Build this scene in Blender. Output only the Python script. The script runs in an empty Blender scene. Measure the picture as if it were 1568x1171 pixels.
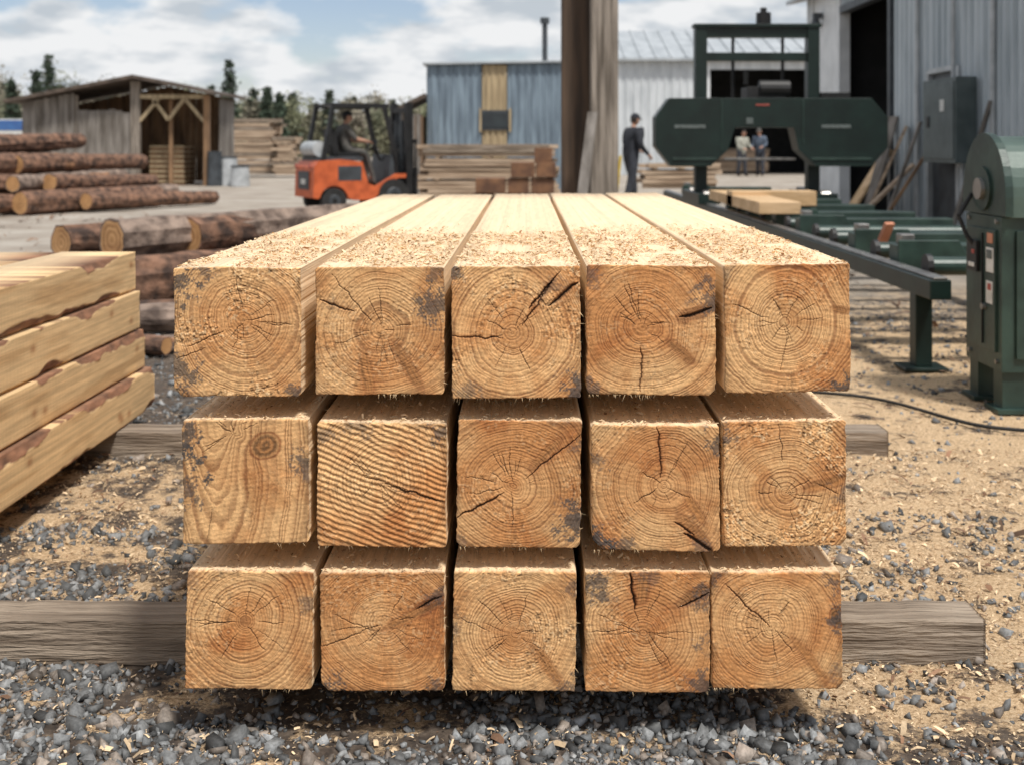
import bpy, bmesh, math, random
import numpy as np
from mathutils import Vector, Matrix, Euler
random.seed(7); rng=np.random.default_rng(7)
scene=bpy.context.scene
col_root=scene.collection
scene.view_settings.view_transform='Standard'
scene.view_settings.look='None'
scene.view_settings.exposure=0

# ------------------------------------------------------------ noise
def _h(i,j,s):
    v=np.sin(i*127.1+j*311.7+s*74.7)*43758.5453
    return v-np.floor(v)
def vn(x,y,s=0):
    xi=np.floor(x); yi=np.floor(y); fx=x-xi; fy=y-yi
    fx=fx*fx*(3-2*fx); fy=fy*fy*(3-2*fy)
    a=_h(xi,yi,s); b=_h(xi+1,yi,s); c=_h(xi,yi+1,s); d=_h(xi+1,yi+1,s)
    return (a*(1-fx)+b*fx)*(1-fy)+(c*(1-fx)+d*fx)*fy
def fbm(x,y,s=0,o=4):
    t=0;a=.5;n=0
    for k in range(o):
        t=t+a*vn(x*2**k,y*2**k,s+k*3.1); n+=a; a*=.5
    return t/n
def ss(a,b,x):
    t=np.clip((x-a)/(b-a),0,1); return t*t*(3-2*t)

# ------------------------------------------------------------ materials
def nt(name):
    m=bpy.data.materials.new(name); m.use_nodes=True
    n=m.node_tree; return m,n,n.nodes['Principled BSDF']
def M(name,c1,c2=None,scale=4,rough=.7,metal=0,bump=0,bscale=None,stretch=(1,1,1),detail=6,lo=.35,hi=.65):
    m,n,b=nt(name)
    if c2 is None: c2=tuple(x*.75 for x in c1)
    tc=n.nodes.new('ShaderNodeTexCoord'); mp=n.nodes.new('ShaderNodeMapping'); mp.inputs['Scale'].default_value=stretch
    n.links.new(tc.outputs['Object'],mp.inputs[0])
    no=n.nodes.new('ShaderNodeTexNoise'); no.inputs['Scale'].default_value=scale; no.inputs['Detail'].default_value=detail
    n.links.new(mp.outputs[0],no.inputs['Vector'])
    r=n.nodes.new('ShaderNodeValToRGB'); r.color_ramp.elements[0].position=lo; r.color_ramp.elements[1].position=hi
    r.color_ramp.elements[0].color=(*c2,1); r.color_ramp.elements[1].color=(*c1,1)
    n.links.new(no.outputs['Fac'],r.inputs[0]); n.links.new(r.outputs[0],b.inputs['Base Color'])
    b.inputs['Roughness'].default_value=rough; b.inputs['Metallic'].default_value=metal
    if bump:
        n2=n.nodes.new('ShaderNodeTexNoise'); n2.inputs['Scale'].default_value=bscale or scale*4; n2.inputs['Detail'].default_value=5
        n.links.new(mp.outputs[0],n2.inputs['Vector'])
        bp=n.nodes.new('ShaderNodeBump'); bp.inputs['Strength'].default_value=bump; bp.inputs['Distance'].default_value=.02
        n.links.new(n2.outputs['Fac'],bp.inputs['Height']); n.links.new(bp.outputs[0],b.inputs['Normal'])
    return m
def MA(name,rough=.8,nscale=300,namp=.25,bump=.3,bd=.002,stretch=(1,1,1)):
    m,n,b=nt(name)
    at=n.nodes.new('ShaderNodeAttribute'); at.attribute_name='Col'
    tc=n.nodes.new('ShaderNodeTexCoord'); mp=n.nodes.new('ShaderNodeMapping'); mp.inputs['Scale'].default_value=stretch
    n.links.new(tc.outputs['Object'],mp.inputs[0])
    no=n.nodes.new('ShaderNodeTexNoise'); no.inputs['Scale'].default_value=nscale; no.inputs['Detail'].default_value=4
    n.links.new(mp.outputs[0],no.inputs['Vector'])
    mr=n.nodes.new('ShaderNodeMapRange'); mr.inputs[1].default_value=.3; mr.inputs[2].default_value=.7
    mr.inputs[3].default_value=1-namp; mr.inputs[4].default_value=1+namp*.5
    n.links.new(no.outputs['Fac'],mr.inputs[0])
    vm=n.nodes.new('ShaderNodeVectorMath'); vm.operation='SCALE'
    n.links.new(at.outputs['Color'],vm.inputs[0]); n.links.new(mr.outputs[0],vm.inputs['Scale'])
    n.links.new(vm.outputs[0],b.inputs['Base Color']); b.inputs['Roughness'].default_value=rough
    bp=n.nodes.new('ShaderNodeBump'); bp.inputs['Strength'].default_value=bump; bp.inputs['Distance'].default_value=bd
    n.links.new(no.outputs['Fac'],bp.inputs['Height']); n.links.new(bp.outputs[0],b.inputs['Normal'])
    return m

m_end=MA('end_grain',.85,260,.16,.4,.001)
m_side=MA('sawn_side',.75,60,.12,.4,.003,(1.2,.12,1.2))
m_stone=MA('gravel_stone',.7,140,.35,.5,.002)
m_chip=MA('wood_chip',.85,200,.2,.2,.001)
m_leaf=MA('foliage',.8,3,.2,0,.01)
m_wold=M('weathered_board',(.27,.245,.22),(.10,.085,.07),6,.85,bump=.4,stretch=(1,1,.15))
m_wold_h=M('weathered_beam',(.38,.31,.24),(.14,.105,.075),34,.85,bump=.8,stretch=(.07,1,1))
m_wbrown=M('brown_board',(.32,.19,.10),(.13,.075,.04),5,.85,bump=.3,stretch=(1,1,.2))
m_wpost=M('post_grey',(.36,.31,.26),(.11,.09,.07),24,.85,bump=.8,stretch=(1,1,.05))
m_wdark=M('post_brown',(.10,.062,.038),(.045,.03,.02),16,.8,bump=.4,stretch=(1,1,.06))
m_wnew=M('fresh_board',(.66,.46,.27),(.46,.30,.15),8,.8,bump=.2,stretch=(.3,1,1))
m_wstk=M('stack_board',(.56,.43,.31),(.26,.18,.12),3,.85,bump=.3,stretch=(.4,2,6))
m_red=M('red_brown_wood',(.22,.11,.055),(.10,.05,.03),5,.85,bump=.2)
m_bark=M('bark',(.25,.135,.085),(.045,.027,.02),9,.95,bump=1,bscale=18)
m_bark2=M('bark_grey',(.32,.24,.19),(.085,.06,.048),8,.95,bump=1,bscale=15)
m_bark3=M('inner_bark',(.36,.19,.10),(.15,.075,.04),12,.95,bump=.6)
m_lend=M('log_end',(.62,.36,.16),(.42,.22,.09),6,.85,bump=.2)
m_lend2=M('log_end_ring',(.50,.27,.11),(.30,.15,.06),9,.85)
m_blue=M('blue_steel_sheet',(.25,.32,.38),(.13,.17,.21),2.5,.55,.2,stretch=(3,3,.4))
m_white=M('pale_steel_sheet',(.62,.65,.67),(.46,.49,.51),2,.5,.1,stretch=(2,2,.4))
m_wgrey=M('grey_steel_sheet',(.52,.57,.60),(.36,.41,.44),1.5,.5,.15,stretch=(2,2,.5))
m_trim=M('pale_trim',(.7,.72,.73),(.58,.6,.61),3,.5)
m_tan=M('tan_panel',(.46,.36,.22),(.29,.22,.13),3,.7,stretch=(3,3,.4))
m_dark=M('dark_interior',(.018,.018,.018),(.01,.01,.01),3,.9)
m_roof=M('roof_sheet',(.46,.49,.51),(.34,.37,.39),2,.45,.2)
m_roofb=M('roof_brown',(.12,.09,.07),(.06,.045,.035),4,.85)
m_green=M('green_paint',(.007,.021,.017),(.004,.012,.010),5,.42,.1,bump=.05)  # near-black green: the mill's shade is put into the paint colour
m_green2=M('green_paint_worn',(.030,.060,.048),(.013,.028,.023),6,.42,.1,bump=.08)
m_green3=M('green_paint_pale',(.075,.115,.098),(.045,.075,.062),5,.45,.1,bump=.08)
m_steel=M('worn_steel',(.36,.35,.33),(.2,.19,.18),8,.35,.8)
m_black=M('black_steel',(.02,.02,.021),(.01,.01,.01),6,.5,.2)
m_rub=M('rubber',(.025,.025,.025),(.012,.012,.012),10,.85)
m_or=M('orange_paint',(.58,.125,.04),(.40,.08,.025),6,.45,bump=.05)
m_ora=M('faded_orange',(.55,.24,.14),(.4,.16,.09),6,.5)
m_grey=M('grey_paint',(.07,.08,.09),(.04,.045,.05),5,.5,.2)
m_lgrey=M('light_grey',(.5,.52,.53),(.35,.37,.38),5,.5,.2)
m_label=M('label_white',(.7,.7,.67),(.5,.5,.47),20,.6)
m_labg=M('label_grey',(.13,.155,.15),(.07,.085,.08),30,.6)
m_cab=M('cabinet_paint',(.10,.125,.125),(.06,.08,.08),4,.5,.1)
m_labr=M('label_red',(.4,.09,.06),(.28,.05,.04),20,.6)
m_yel=M('yellow_paint',(.6,.42,.03),(.45,.3,.02),8,.5)
m_glass=M('tinted',(.03,.04,.045),(.02,.025,.03),3,.1)
m_bluep=M('blue_stripe',(.05,.14,.35),(.04,.1,.28),3,.5)
m_skin=M('skin',(.50,.29,.20),(.42,.22,.15),8,.6)
m_hair=M('hair',(.03,.02,.014),(.015,.01,.008),30,.7)
m_cblk=M('cloth_black',(.030,.033,.042),(.014,.016,.022),8,.9)
m_cgry=M('cloth_grey',(.12,.11,.10),(.06,.06,.055),8,.9)
m_cdk=M('work_trousers',(.05,.055,.07),(.025,.028,.036),8,.9)
m_cblu=M('cloth_blue',(.11,.14,.19),(.06,.08,.11),8,.9)
m_cwht=M('cloth_pale',(.40,.40,.34),(.26,.26,.22),8,.9)
m_boot=M('boots',(.06,.04,.025),(.03,.02,.012),10,.8)

# ------------------------------------------------------------ mesh builder
class MB:
    def __init__(s): s.v=[];s.f=[];s.mi=[];s.mats=[]
    def idx(s,m):
        if m not in s.mats: s.mats.append(m)
        return s.mats.index(m)
    def add(s,vs,fs,m,T=None):
        o=len(s.v)
        for p in vs:
            p=Vector(p); s.v.append(tuple(T@p) if T is not None else tuple(p))
        k=s.idx(m)
        for f in fs: s.f.append(tuple(i+o for i in f)); s.mi.append(k)
    def box(s,x0,x1,y0,y1,z0,z1,m,T=None):
        vs=[(x0,y0,z0),(x1,y0,z0),(x1,y1,z0),(x0,y1,z0),(x0,y0,z1),(x1,y0,z1),(x1,y1,z1),(x0,y1,z1)]
        s.add(vs,[(0,3,2,1),(4,5,6,7),(0,1,5,4),(1,2,6,5),(2,3,7,6),(3,0,4,7)],m,T)
    def bar(s,p0,p1,w,h,m,T=None):
        p0=Vector(p0);p1=Vector(p1);d=p1-p0;L=d.length
        R=d.to_track_quat('X','Z').to_matrix().to_4x4()
        A=Matrix.Translation(p0)@R
        if T is not None: A=T@A
        s.box(0,L,-w/2,w/2,-h/2,h/2,m,A)
    def cyl(s,p0,p1,r0,r1,m,n=16,cap=None,T=None,jit=0):
        p0=Vector(p0);p1=Vector(p1);d=(p1-p0)
        q=d.to_track_quat('Z','Y'); ex=q@Vector((1,0,0)); ey=q@Vector((0,1,0))
        js=[1+random.uniform(-jit,jit) for _ in range(n)]
        vs=[]
        for p,r in((p0,r0),(p1,r1)):
            for i in range(n):
                a=2*math.pi*i/n; vs.append(p+(ex*math.cos(a)+ey*math.sin(a))*r*js[i])
        s.add(vs,[(i,(i+1)%n,n+(i+1)%n,n+i) for i in range(n)],m,T)
        c=cap or m
        s.add(vs[:n],[tuple(reversed(range(n)))],c,T); s.add(vs[n:],[tuple(range(n))],c,T)
    def prism(s,poly,vec,m,T=None):
        n=len(poly); vec=Vector(vec)
        vs=[Vector(p) for p in poly]+[Vector(p)+vec for p in poly]
        s.add(vs,[tuple(reversed(range(n))),tuple(range(n,2*n))]+[(i,(i+1)%n,n+(i+1)%n,n+i) for i in range(n)],m,T)
    def corr(s,p0,p1,z0,z1,m,pitch=.2,depth=.035,z1b=None):
        p0=Vector((p0[0],p0[1],0));p1=Vector((p1[0],p1[1],0));d=p1-p0;L=d.length;d.normalize();nn=Vector((d.y,-d.x,0))
        if z1b is None:z1b=z1
        vs=[];t=0;seq=[(0,0),(.55,0),(.65,1),(.9,1)];pts=[]
        while t<L:
            for a,b in seq:
                if t+a*pitch<=L: pts.append((t+a*pitch,b))
            t+=pitch
        pts.append((L,0))
        for a,b in pts:
            q=p0+d*a+nn*b*depth; zt=z1+(z1b-z1)*a/L
            vs.append((q.x,q.y,z0));vs.append((q.x,q.y,zt))
        s.add(vs,[(2*i,2*i+2,2*i+3,2*i+1) for i in range(len(pts)-1)],m)
    def log(s,p0,p1,r,bark,n=18):
        p0=Vector(p0);p1=Vector(p1);d=p1-p0;segs=16
        q=d.to_track_quat('Z','Y');ex=q@Vector((1,0,0));ey=q@Vector((0,1,0))
        js=[1+random.uniform(-.07,.07) for _ in range(n)];vs=[];b=Vector((random.uniform(-1,1),random.uniform(-1,1),random.uniform(-.5,.5)))*r*.25
        for k in range(segs+1):
            t=k/segs;c=p0+d*t+b*math.sin(t*3.14);rr=r*(1-.14*t)*random.uniform(.97,1.03)
            for i in range(n):
                a=2*math.pi*i/n;vs.append(c+(ex*math.cos(a)+ey*math.sin(a))*rr*js[i]*random.uniform(.94,1.06))
        s.add(vs,[(k*n+i,k*n+(i+1)%n,(k+1)*n+(i+1)%n,(k+1)*n+i) for k in range(segs) for i in range(n)],bark)
        for _ in range(random.randint(0,3)): # patches of exposed inner bark
            k0=random.randint(1,12);i0=random.randint(0,n-1)
            for k in range(k0,min(segs,k0+random.randint(1,3))):
                for i in range(i0,i0+random.randint(1,3)):
                    qd=[vs[k*n+i%n],vs[k*n+(i+1)%n],vs[(k+1)*n+(i+1)%n],vs[(k+1)*n+i%n]];cc=p0+d*((k+.5)/segs)
                    s.add([p+(p-cc)*.015 for p in qd],[(0,1,2,3)],m_bark3)
        for e,(c,base,sg) in enumerate(((p0,0,-1),(p1,segs*n,1))):
            rv=vs[base:base+n]
            rings=[1,.9,.75,.6,.45,.3,.15];mm=[bark,m_lend,m_lend2,m_lend,m_lend2,m_lend]
            allv=[]
            for rg in rings: allv+= [c+(v-c)*rg for v in rv]
            for k in range(6):
                s.add(allv[k*n:(k+2)*n],[((i+1)%n,i,n+i,n+(i+1)%n) if sg<0 else (i,(i+1)%n,n+(i+1)%n,n+i) for i in range(n)],mm[k])
            s.add(allv[6*n:],[tuple(range(n)) if sg>0 else tuple(reversed(range(n)))],m_lend2)
    def build(s,name,smooth=False,bevel=0,T=None):
        me=bpy.data.meshes.new(name); me.from_pydata(s.v,[],s.f)
        for m in s.mats: me.materials.append(m)
        me.polygons.foreach_set('material_index',s.mi)
        if smooth: me.polygons.foreach_set('use_smooth',[True]*len(s.f))
        me.update(); ob=bpy.data.objects.new(name,me); col_root.objects.link(ob)
        if T is not None: ob.matrix_world=T
        if bevel:
            b=ob.modifiers.new('bevel','BEVEL');b.width=bevel;b.segments=2;b.limit_method='ANGLE';b.angle_limit=.6
        return ob
def np_mesh(name,V,Q,Tt,mats,C=None,mi=None,smooth=False):
    V=np.asarray(V,np.float32);me=bpy.data.meshes.new(name)
    nq=0 if Q is None else len(Q); ntt=0 if Tt is None else len(Tt)
    me.vertices.add(len(V)); me.vertices.foreach_set('co',V.ravel())
    loops=np.concatenate([np.asarray(Q).ravel() if nq else np.zeros(0),np.asarray(Tt).ravel() if ntt else np.zeros(0)]).astype(np.int32)
    me.loops.add(len(loops)); me.loops.foreach_set('vertex_index',loops)
    me.polygons.add(nq+ntt)
    st=np.concatenate([np.arange(nq)*4,nq*4+np.arange(ntt)*3]).astype(np.int32)
    me.polygons.foreach_set('loop_start',st)
    for m in mats: me.materials.append(m)
    if mi is not None: me.polygons.foreach_set('material_index',np.asarray(mi,np.int32))
    if smooth: me.polygons.foreach_set('use_smooth',np.ones(nq+ntt,bool))
    me.update(calc_edges=True)
    if C is not None:
        a=me.attributes.new('Col','FLOAT_COLOR','POINT')
        cc=np.ones((len(V),4),np.float32);cc[:,:3]=C;a.data.foreach_set('color',cc.ravel())
    me.validate()
    ob=bpy.data.objects.new(name,me);col_root.objects.link(ob);return ob

# ------------------------------------------------------------ main beams
LIGHT=np.array([.76,.455,.205]);DARKR=np.array([.25,.085,.025]);ORG=np.array([.60,.275,.095]);PALE=np.array([.87,.63,.36])
def beam(x0,x1,zt,zb,yf,L,pith,tone=0,style='ring',cracks=(),knots=(),stains=(),wane=(0,0,0,0),seed=1,rough=.3,pitch=.0062,spl=25):
    N=240;w=x1-x0;h=zt-zb
    u,v=np.meshgrid(np.linspace(0,1,N),np.linspace(0,1,N))
    px=(u-pith[0])*w; pz=(v-pith[1])*h
    wx=px+.005*(fbm(u*5,v*5,seed)-.5)*2; wz=pz+.005*(fbm(u*5+9,v*5,seed+1)-.5)*2
    for (ku,kv,rx,ry,an,kd) in knots:
        dx=(u-ku)*w;dz=(v-kv)*h;c,s_=math.cos(an),math.sin(an)
        e=np.hypot((dx*c+dz*s_)/rx,(-dx*s_+dz*c)/ry)
        g=np.exp(-(e/1.6)**2)*min(rx,ry)*.9
        wx=wx-g*np.sign(ku-pith[0]+1e-3)*.8
    r=np.hypot(wx,wz);th=np.arctan2(wz,wx)
    if style=='flat':
        r=np.hypot((px+.03)*1.0,(pz+.30)*.16)+.012*(fbm(u*3,v*1.2,seed)-.5)
        r=r+.018*np.exp(-(np.hypot((u-.66),(v-.2))/.25)**2)
    r=r*(1+.04*np.sin(2*th+seed)+.025*np.sin(3*th+seed*2))+.0024*(fbm(u*8,v*8,seed+5)-.5)*2+.0012*(fbm(u*25,v*25,seed+6)-.5)*2
    ph=r/pitch+1.8*vn(r*90,r*0,seed+2)
    t=ph-np.floor(ph);amp=.35+.65*_h(np.floor(ph),0,seed)
    ring=ss(.2,.8,t)*(1-ss(.86,1.,t))*amp
    ring*=.65+.75*fbm(u*6,v*6,seed+8)
    band=vn(r*75,r*0,seed+7)*.6+vn(r*210,r*0,seed+9)*.4
    if style=='saw': ring*=.7
    if style=='flat': ring*=1.25
    ring=np.clip(ring,0,1)
    big=fbm(u*2.3+seed,v*2.3,seed+11)
    fib=vn(th*26,r*60,seed+3); fib2=vn(th*70,r*90,seed+4)
    fine=fbm(u*75,v*75,seed+20,3); mid=fbm(u*28,v*28,seed+21,3)
    core=1-ss(.02,.11,r)
    ct=np.clip(.28+tone+(big-.5)*2.6+core*.18+(band-.5)*.6,0,1)[...,None]
    C=LIGHT*(1-ct)+ORG*ct
    C=C*(1-.24*(band[...,None]-.3))
    rk=ring[...,None]*.95
    C=C*(1-rk)+(C*.32+DARKR*.5)*rk
    C=C*(.84+.22*fib[...,None]+.14*fib2[...,None])
    pt=ss(.52,.72,fbm(u*3.2+4,v*3.2,seed+33,3)*.7+fbm(th*3,r*12,seed+34)*.3)
    C=C*(1-pt[...,None]*np.array([.18,.30,.40]))
    rm=ss(.42,.72,fbm(u*4,v*4,seed+30))*rough*1.5+rough*.2
    tex=(fine-.5)*2
    C=C*(1+ (tex*(rm*.58+.08))[...,None])
    pf=ss(.60,.72,fbm(u*45+th,v*45,seed+40,2))*rm
    C=C*(1-pf[...,None]*.5)+PALE*pf[...,None]*.5
    D=-ring*.0008+tex*.0007*(rm+.15)+pf*.0006+(mid-.5)*.0010
    dk=ss(.64,.78,fbm(u*38,v*38,seed+44,2))*(.14+rm)
    C=C*(1-.48*np.clip(dk,0,1)[...,None]); D=D-dk*.0010
    q=v*1.0+u*(.12 if seed%2 else -.18)
    sm=np.sin(2*np.pi*(q*26+1.2*fbm(u*2,v*2,seed+50)))
    if style=='saw':
        q=v-u*.38; sm=np.sin(2*np.pi*(q*21+1.6*fbm(u*3,v*3,seed+50)))
        sm=np.clip(sm*1.5,-1,1); D=D+sm*.0009; C=C*(1+.13*sm[...,None]*(.5+mid[...,None]))
    else: C=C*(1+.025*sm[...,None]);D=D+sm*.00012
    for (ku,kv,rx,ry,an,kd) in knots:
        dx=(u-ku)*w+.006*(fbm(u*12,v*12,seed+60)-.5);dz=(v-kv)*h+.006*(fbm(u*12+5,v*12,seed+61)-.5);c,s_=math.cos(an),math.sin(an)
        qa=(dx*c+dz*s_);qb=(-dx*s_+dz*c);e=np.hypot(qa/rx,qb/ry)
        rnd=rx<ry*2.5 and ry<rx*2.5
        m=1-ss(.6,1.2,e)
        kc=np.array([.50,.22,.07])*(1-kd)+np.array([.07,.03,.015])*kd
        lw=qb/ry if rx>ry else qa/rx
        kr=(.70+.35*np.sin(e*14+mid*4)) if rnd else (.50+.70*vn(lw*7,e*1.5,seed+66))
        kc2=kc[None,None,:]*kr[...,None]*(.75+.5*fine[...,None])
        C=C*(1-m[...,None]*.9)+kc2*m[...,None]*.9
        rim=np.exp(-((e-1)/(.10 if rnd else .16))**2)*((.75 if rnd else .3)+.3*kd)
        C=C*(1-rim[...,None]*np.array([.55,.72,.8])*.9); D=D-m*.0012*kd
        halo=np.exp(-(e/1.9)**2)*(1-m)*.35;C=C*(1-halo[...,None]*np.array([.3,.5,.65]))
    sn=fbm(u*14,v*14,seed+70)*.55+fbm(th*9,r*30,seed+71)*.45
    for (su,sv,sr,st) in stains:
        sr=sr*1.08;d=np.hypot((u-su),(v-sv))/sr
        m=ss(.34,.66,(1-d)*.8+(sn-.5)*1.9+(fine-.5)*1.0)*np.clip((1.15-d)*2,0,1)*st*.95
        sc=np.array([.062,.056,.053])
        C=C*(1-m[...,None])+sc*m[...,None]*(.5+1.0*fine[...,None])
    rr=random.Random(seed*13)
    allc=list(cracks)
    for k in range(rr.randint(8,12)):
        a=rr.uniform(0,6.28);r0=rr.uniform(0,.12);r1=r0+rr.uniform(.08,.33)
        allc.append((pith[0]+math.cos(a)*r0,pith[1]+math.sin(a)*r0,pith[0]+math.cos(a)*r1,pith[1]+math.sin(a)*r1,rr.uniform(.45,.8)))
    for i,(a0,b0,a1,b1,wd) in enumerate(allc):
        dx=(a1-a0)*w;dz=(b1-b0)*h;LL=math.hypot(dx,dz)+1e-6;dx/=LL;dz/=LL
        qx=(u-a0)*w;qz=(v-b0)*h
        tt=qx*dx+qz*dz; off=(qx*-dz+qz*dx)+.005*(vn(tt*60,tt*0,seed+i)-.5)+.0018*(vn(tt*400,tt*0,seed+i+4)-.5)
        tn=tt/LL; prof=np.clip(np.minimum(tn*3+.25,(1.02-tn)*4 if not(a1<=0.02 or a1>=.98 or b1<=.02 or b1>=.98) else 1),0,1)*((tn>0)&(tn<1.02))
        wm=wd*.001*prof+1e-6
        m=np.exp(-(off/wm)**2)*(prof>0)*(.72+.1*min(wd,2.5))
        m=np.clip(m,0,1)
        C=C*(1-m[...,None])+np.array([.035,.02,.012])*m[...,None]; D=D-m*.004*min(wd,2.5)
        if wd>1.2:
            hl=np.exp(-((off)/(wm*3.5))**2)*(prof>0)*.5
            C=C*(1-hl[...,None]*np.array([.35,.5,.6]))
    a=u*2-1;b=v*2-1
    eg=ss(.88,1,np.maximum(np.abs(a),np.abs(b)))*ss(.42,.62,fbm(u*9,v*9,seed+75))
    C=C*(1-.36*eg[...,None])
    X=x0+w*u;Z=zt-h*v
    ed=.0018
    X=X+ed*(fbm(v*30,v*0,seed+80,3)-.5)*np.sign(a)*ss(.95,1,np.abs(a))*2+.003*(vn(v*3,v*0,seed+81)-.5)
    Z=Z-ed*(fbm(u*30,u*0,seed+82,3)-.5)*np.sign(b)*ss(.95,1,np.abs(b))*2+.003*(vn(u*2.5,u*0,seed+83)-.5)
    cs=[(-1,1),(1,1),(1,-1),(-1,-1)]
    cx=(x0+x1)/2;cz=(zt+zb)/2
    for (sx,sz),wc in zip(cs,wane):
        wc=max(wc*.95,.0025)
        s1=sx*(X-cx)+sz*(Z-cz)-(w/2+h/2-wc)
        k=np.clip(s1,0,None)/2
        X=X-sx*k;Z=Z-sz*k
        mk=ss(-.010,0,s1+.004*(mid-.5)*2)*(wc>.006)
        C=C*(1-.62*mk[...,None])
    kk=rr.uniform(-.012,.012);X,Z=X+kk*(Z-cz),Z-kk*(X-cx)
    edge=np.maximum(np.abs(a),np.abs(b))
    Y=yf-D+.0012*ss(.985,1,edge)**2+.006*(fbm(u*1.5,v*1.5,seed+90)-.5)+rr.uniform(-.006,.006)*a
    V=np.stack([X,Y,Z],-1).reshape(-1,3);Cc=np.clip(C,0.01,.95).reshape(-1,3)
    I=np.arange(N*N).reshape(N,N)
    Q=np.stack([I[1:,:-1],I[1:,1:],I[:-1,1:],I[:-1,:-1]],-1).reshape(-1,4)
    loop=np.concatenate([I[0,:-1],I[:-1,-1],I[-1,1:][::-1],I[1:,0][::-1]])
    nl=len(loop);base=V[loop];ys=[.014,.03,.08,.2,.4,.8,1.3,2,2.8,L]
    parts=[V];cparts=[Cc];qs=[Q];prev=loop;off=len(V)
    par=np.arange(nl)
    for j,yy in enumerate(ys):
        P=base.copy();P[:,1]=yf+yy
        P[:,0]+=.0025*(vn(par*.05+seed,par*0+yy*3,seed)-.5);P[:,2]+=.002*(vn(par*.05,par*0+yy*2.5+seed,seed)-.5)
        parts.append(P)
        g=.82+.34*fbm(par*.11,par*0+yy*.4,seed+3)+(.05*math.sin(seed*3.7))
        sc=np.array([.85,.64,.41])*g[:,None]
        for (su,sv,sr,st) in stains:
            lu=(P[:,0]-x0)/w;lv=(zt-P[:,2])/h
            d=np.hypot(lu-su,lv-sv)/(sr*.6);m=np.clip(1-d,0,1)*st*.5*(vn(par*.2,par*0+yy*2,seed)>.4)*(yy<1.4)
            sc=sc*(1-m[:,None]*.7)
        cparts.append(sc)
        cur=off+np.arange(nl);off+=nl
        qs.append(np.stack([prev,np.roll(prev,-1),np.roll(cur,-1),cur],-1));prev=cur
    nQ0=len(Q);Qall=np.concatenate(qs)
    cen=off;parts.append(np.array([[cx,yf+L,cz]]));cparts.append(np.array([[.6,.4,.2]]));off+=1
    tris=[np.stack([prev,np.roll(prev,-1),np.full(nl,cen)],-1)]
    sv_=[];sc_=[];st_=[]
    cl=[rng.random() for _ in range(3)]
    for k in range(spl):
        if rng.random()<.8:
            uu=np.clip(rng.normal(cl[k%3],.10),.02,.98);p=np.array([x0+w*uu,yf+.002,zb+.001]);d=np.array([rng.normal(0,.45),rng.normal(-.1,.3),-1])
        else:
            p=np.array([x1-.001,yf+.002,zt-h*rng.random()]);d=np.array([1,rng.normal(0,.3),rng.normal(-.3,.5)])
        ln=abs(rng.normal(0,.0055))+.0015;wd=rng.uniform(.0003,.0009);d=d/np.linalg.norm(d)
        sd=np.array([d[2],0,-d[0]])*wd
        sv_+=[p-sd,p+sd,p+d*ln];c=PALE*rng.uniform(.5,1.0);sc_+=[c,c,c];st_.append([off,off+1,off+2]);off+=3
    parts.append(np.array(sv_));cparts.append(np.array(sc_));tris.append(np.array(st_))
    Vv=np.concatenate(parts);CC=np.concatenate(cparts);TT=np.concatenate(tris)
    mi=np.concatenate([np.zeros(nQ0),np.ones(len(Qall)-nQ0),np.ones(nl),np.zeros(len(st_))])
    return np_mesh('timber_beam',Vv,Qall,TT,[m_end,m_side],CC,mi)
# row 1
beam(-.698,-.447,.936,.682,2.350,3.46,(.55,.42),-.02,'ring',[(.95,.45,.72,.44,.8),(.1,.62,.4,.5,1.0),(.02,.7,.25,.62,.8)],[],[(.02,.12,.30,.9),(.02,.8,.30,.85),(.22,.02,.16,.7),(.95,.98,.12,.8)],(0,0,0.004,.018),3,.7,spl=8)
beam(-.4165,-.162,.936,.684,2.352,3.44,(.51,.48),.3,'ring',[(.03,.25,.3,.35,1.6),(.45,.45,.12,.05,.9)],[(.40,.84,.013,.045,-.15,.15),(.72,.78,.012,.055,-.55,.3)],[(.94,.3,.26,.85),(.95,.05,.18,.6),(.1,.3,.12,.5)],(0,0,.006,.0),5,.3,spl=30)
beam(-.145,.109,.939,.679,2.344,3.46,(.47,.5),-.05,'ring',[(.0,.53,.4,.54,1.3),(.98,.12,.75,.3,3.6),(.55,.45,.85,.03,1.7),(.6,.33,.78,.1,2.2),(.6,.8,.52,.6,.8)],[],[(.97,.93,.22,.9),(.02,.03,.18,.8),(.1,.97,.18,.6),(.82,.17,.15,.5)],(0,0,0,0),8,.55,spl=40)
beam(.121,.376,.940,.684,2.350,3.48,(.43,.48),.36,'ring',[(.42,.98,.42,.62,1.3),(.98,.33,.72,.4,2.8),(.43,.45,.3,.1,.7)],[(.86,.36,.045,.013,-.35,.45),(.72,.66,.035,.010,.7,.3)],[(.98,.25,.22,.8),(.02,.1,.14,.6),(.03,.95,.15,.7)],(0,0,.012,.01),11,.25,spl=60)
beam(.395,.645,.943,.690,2.349,3.50,(.48,.45),-.08,'ring',[(.5,.5,.44,.85,.7),(.04,.3,.35,.42,.7)],[(.93,.36,.02,.008,.3,.3)],[(.95,.96,.16,.9),(.03,.04,.1,.4)],(0,0,.008,0),14,.3)
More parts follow.
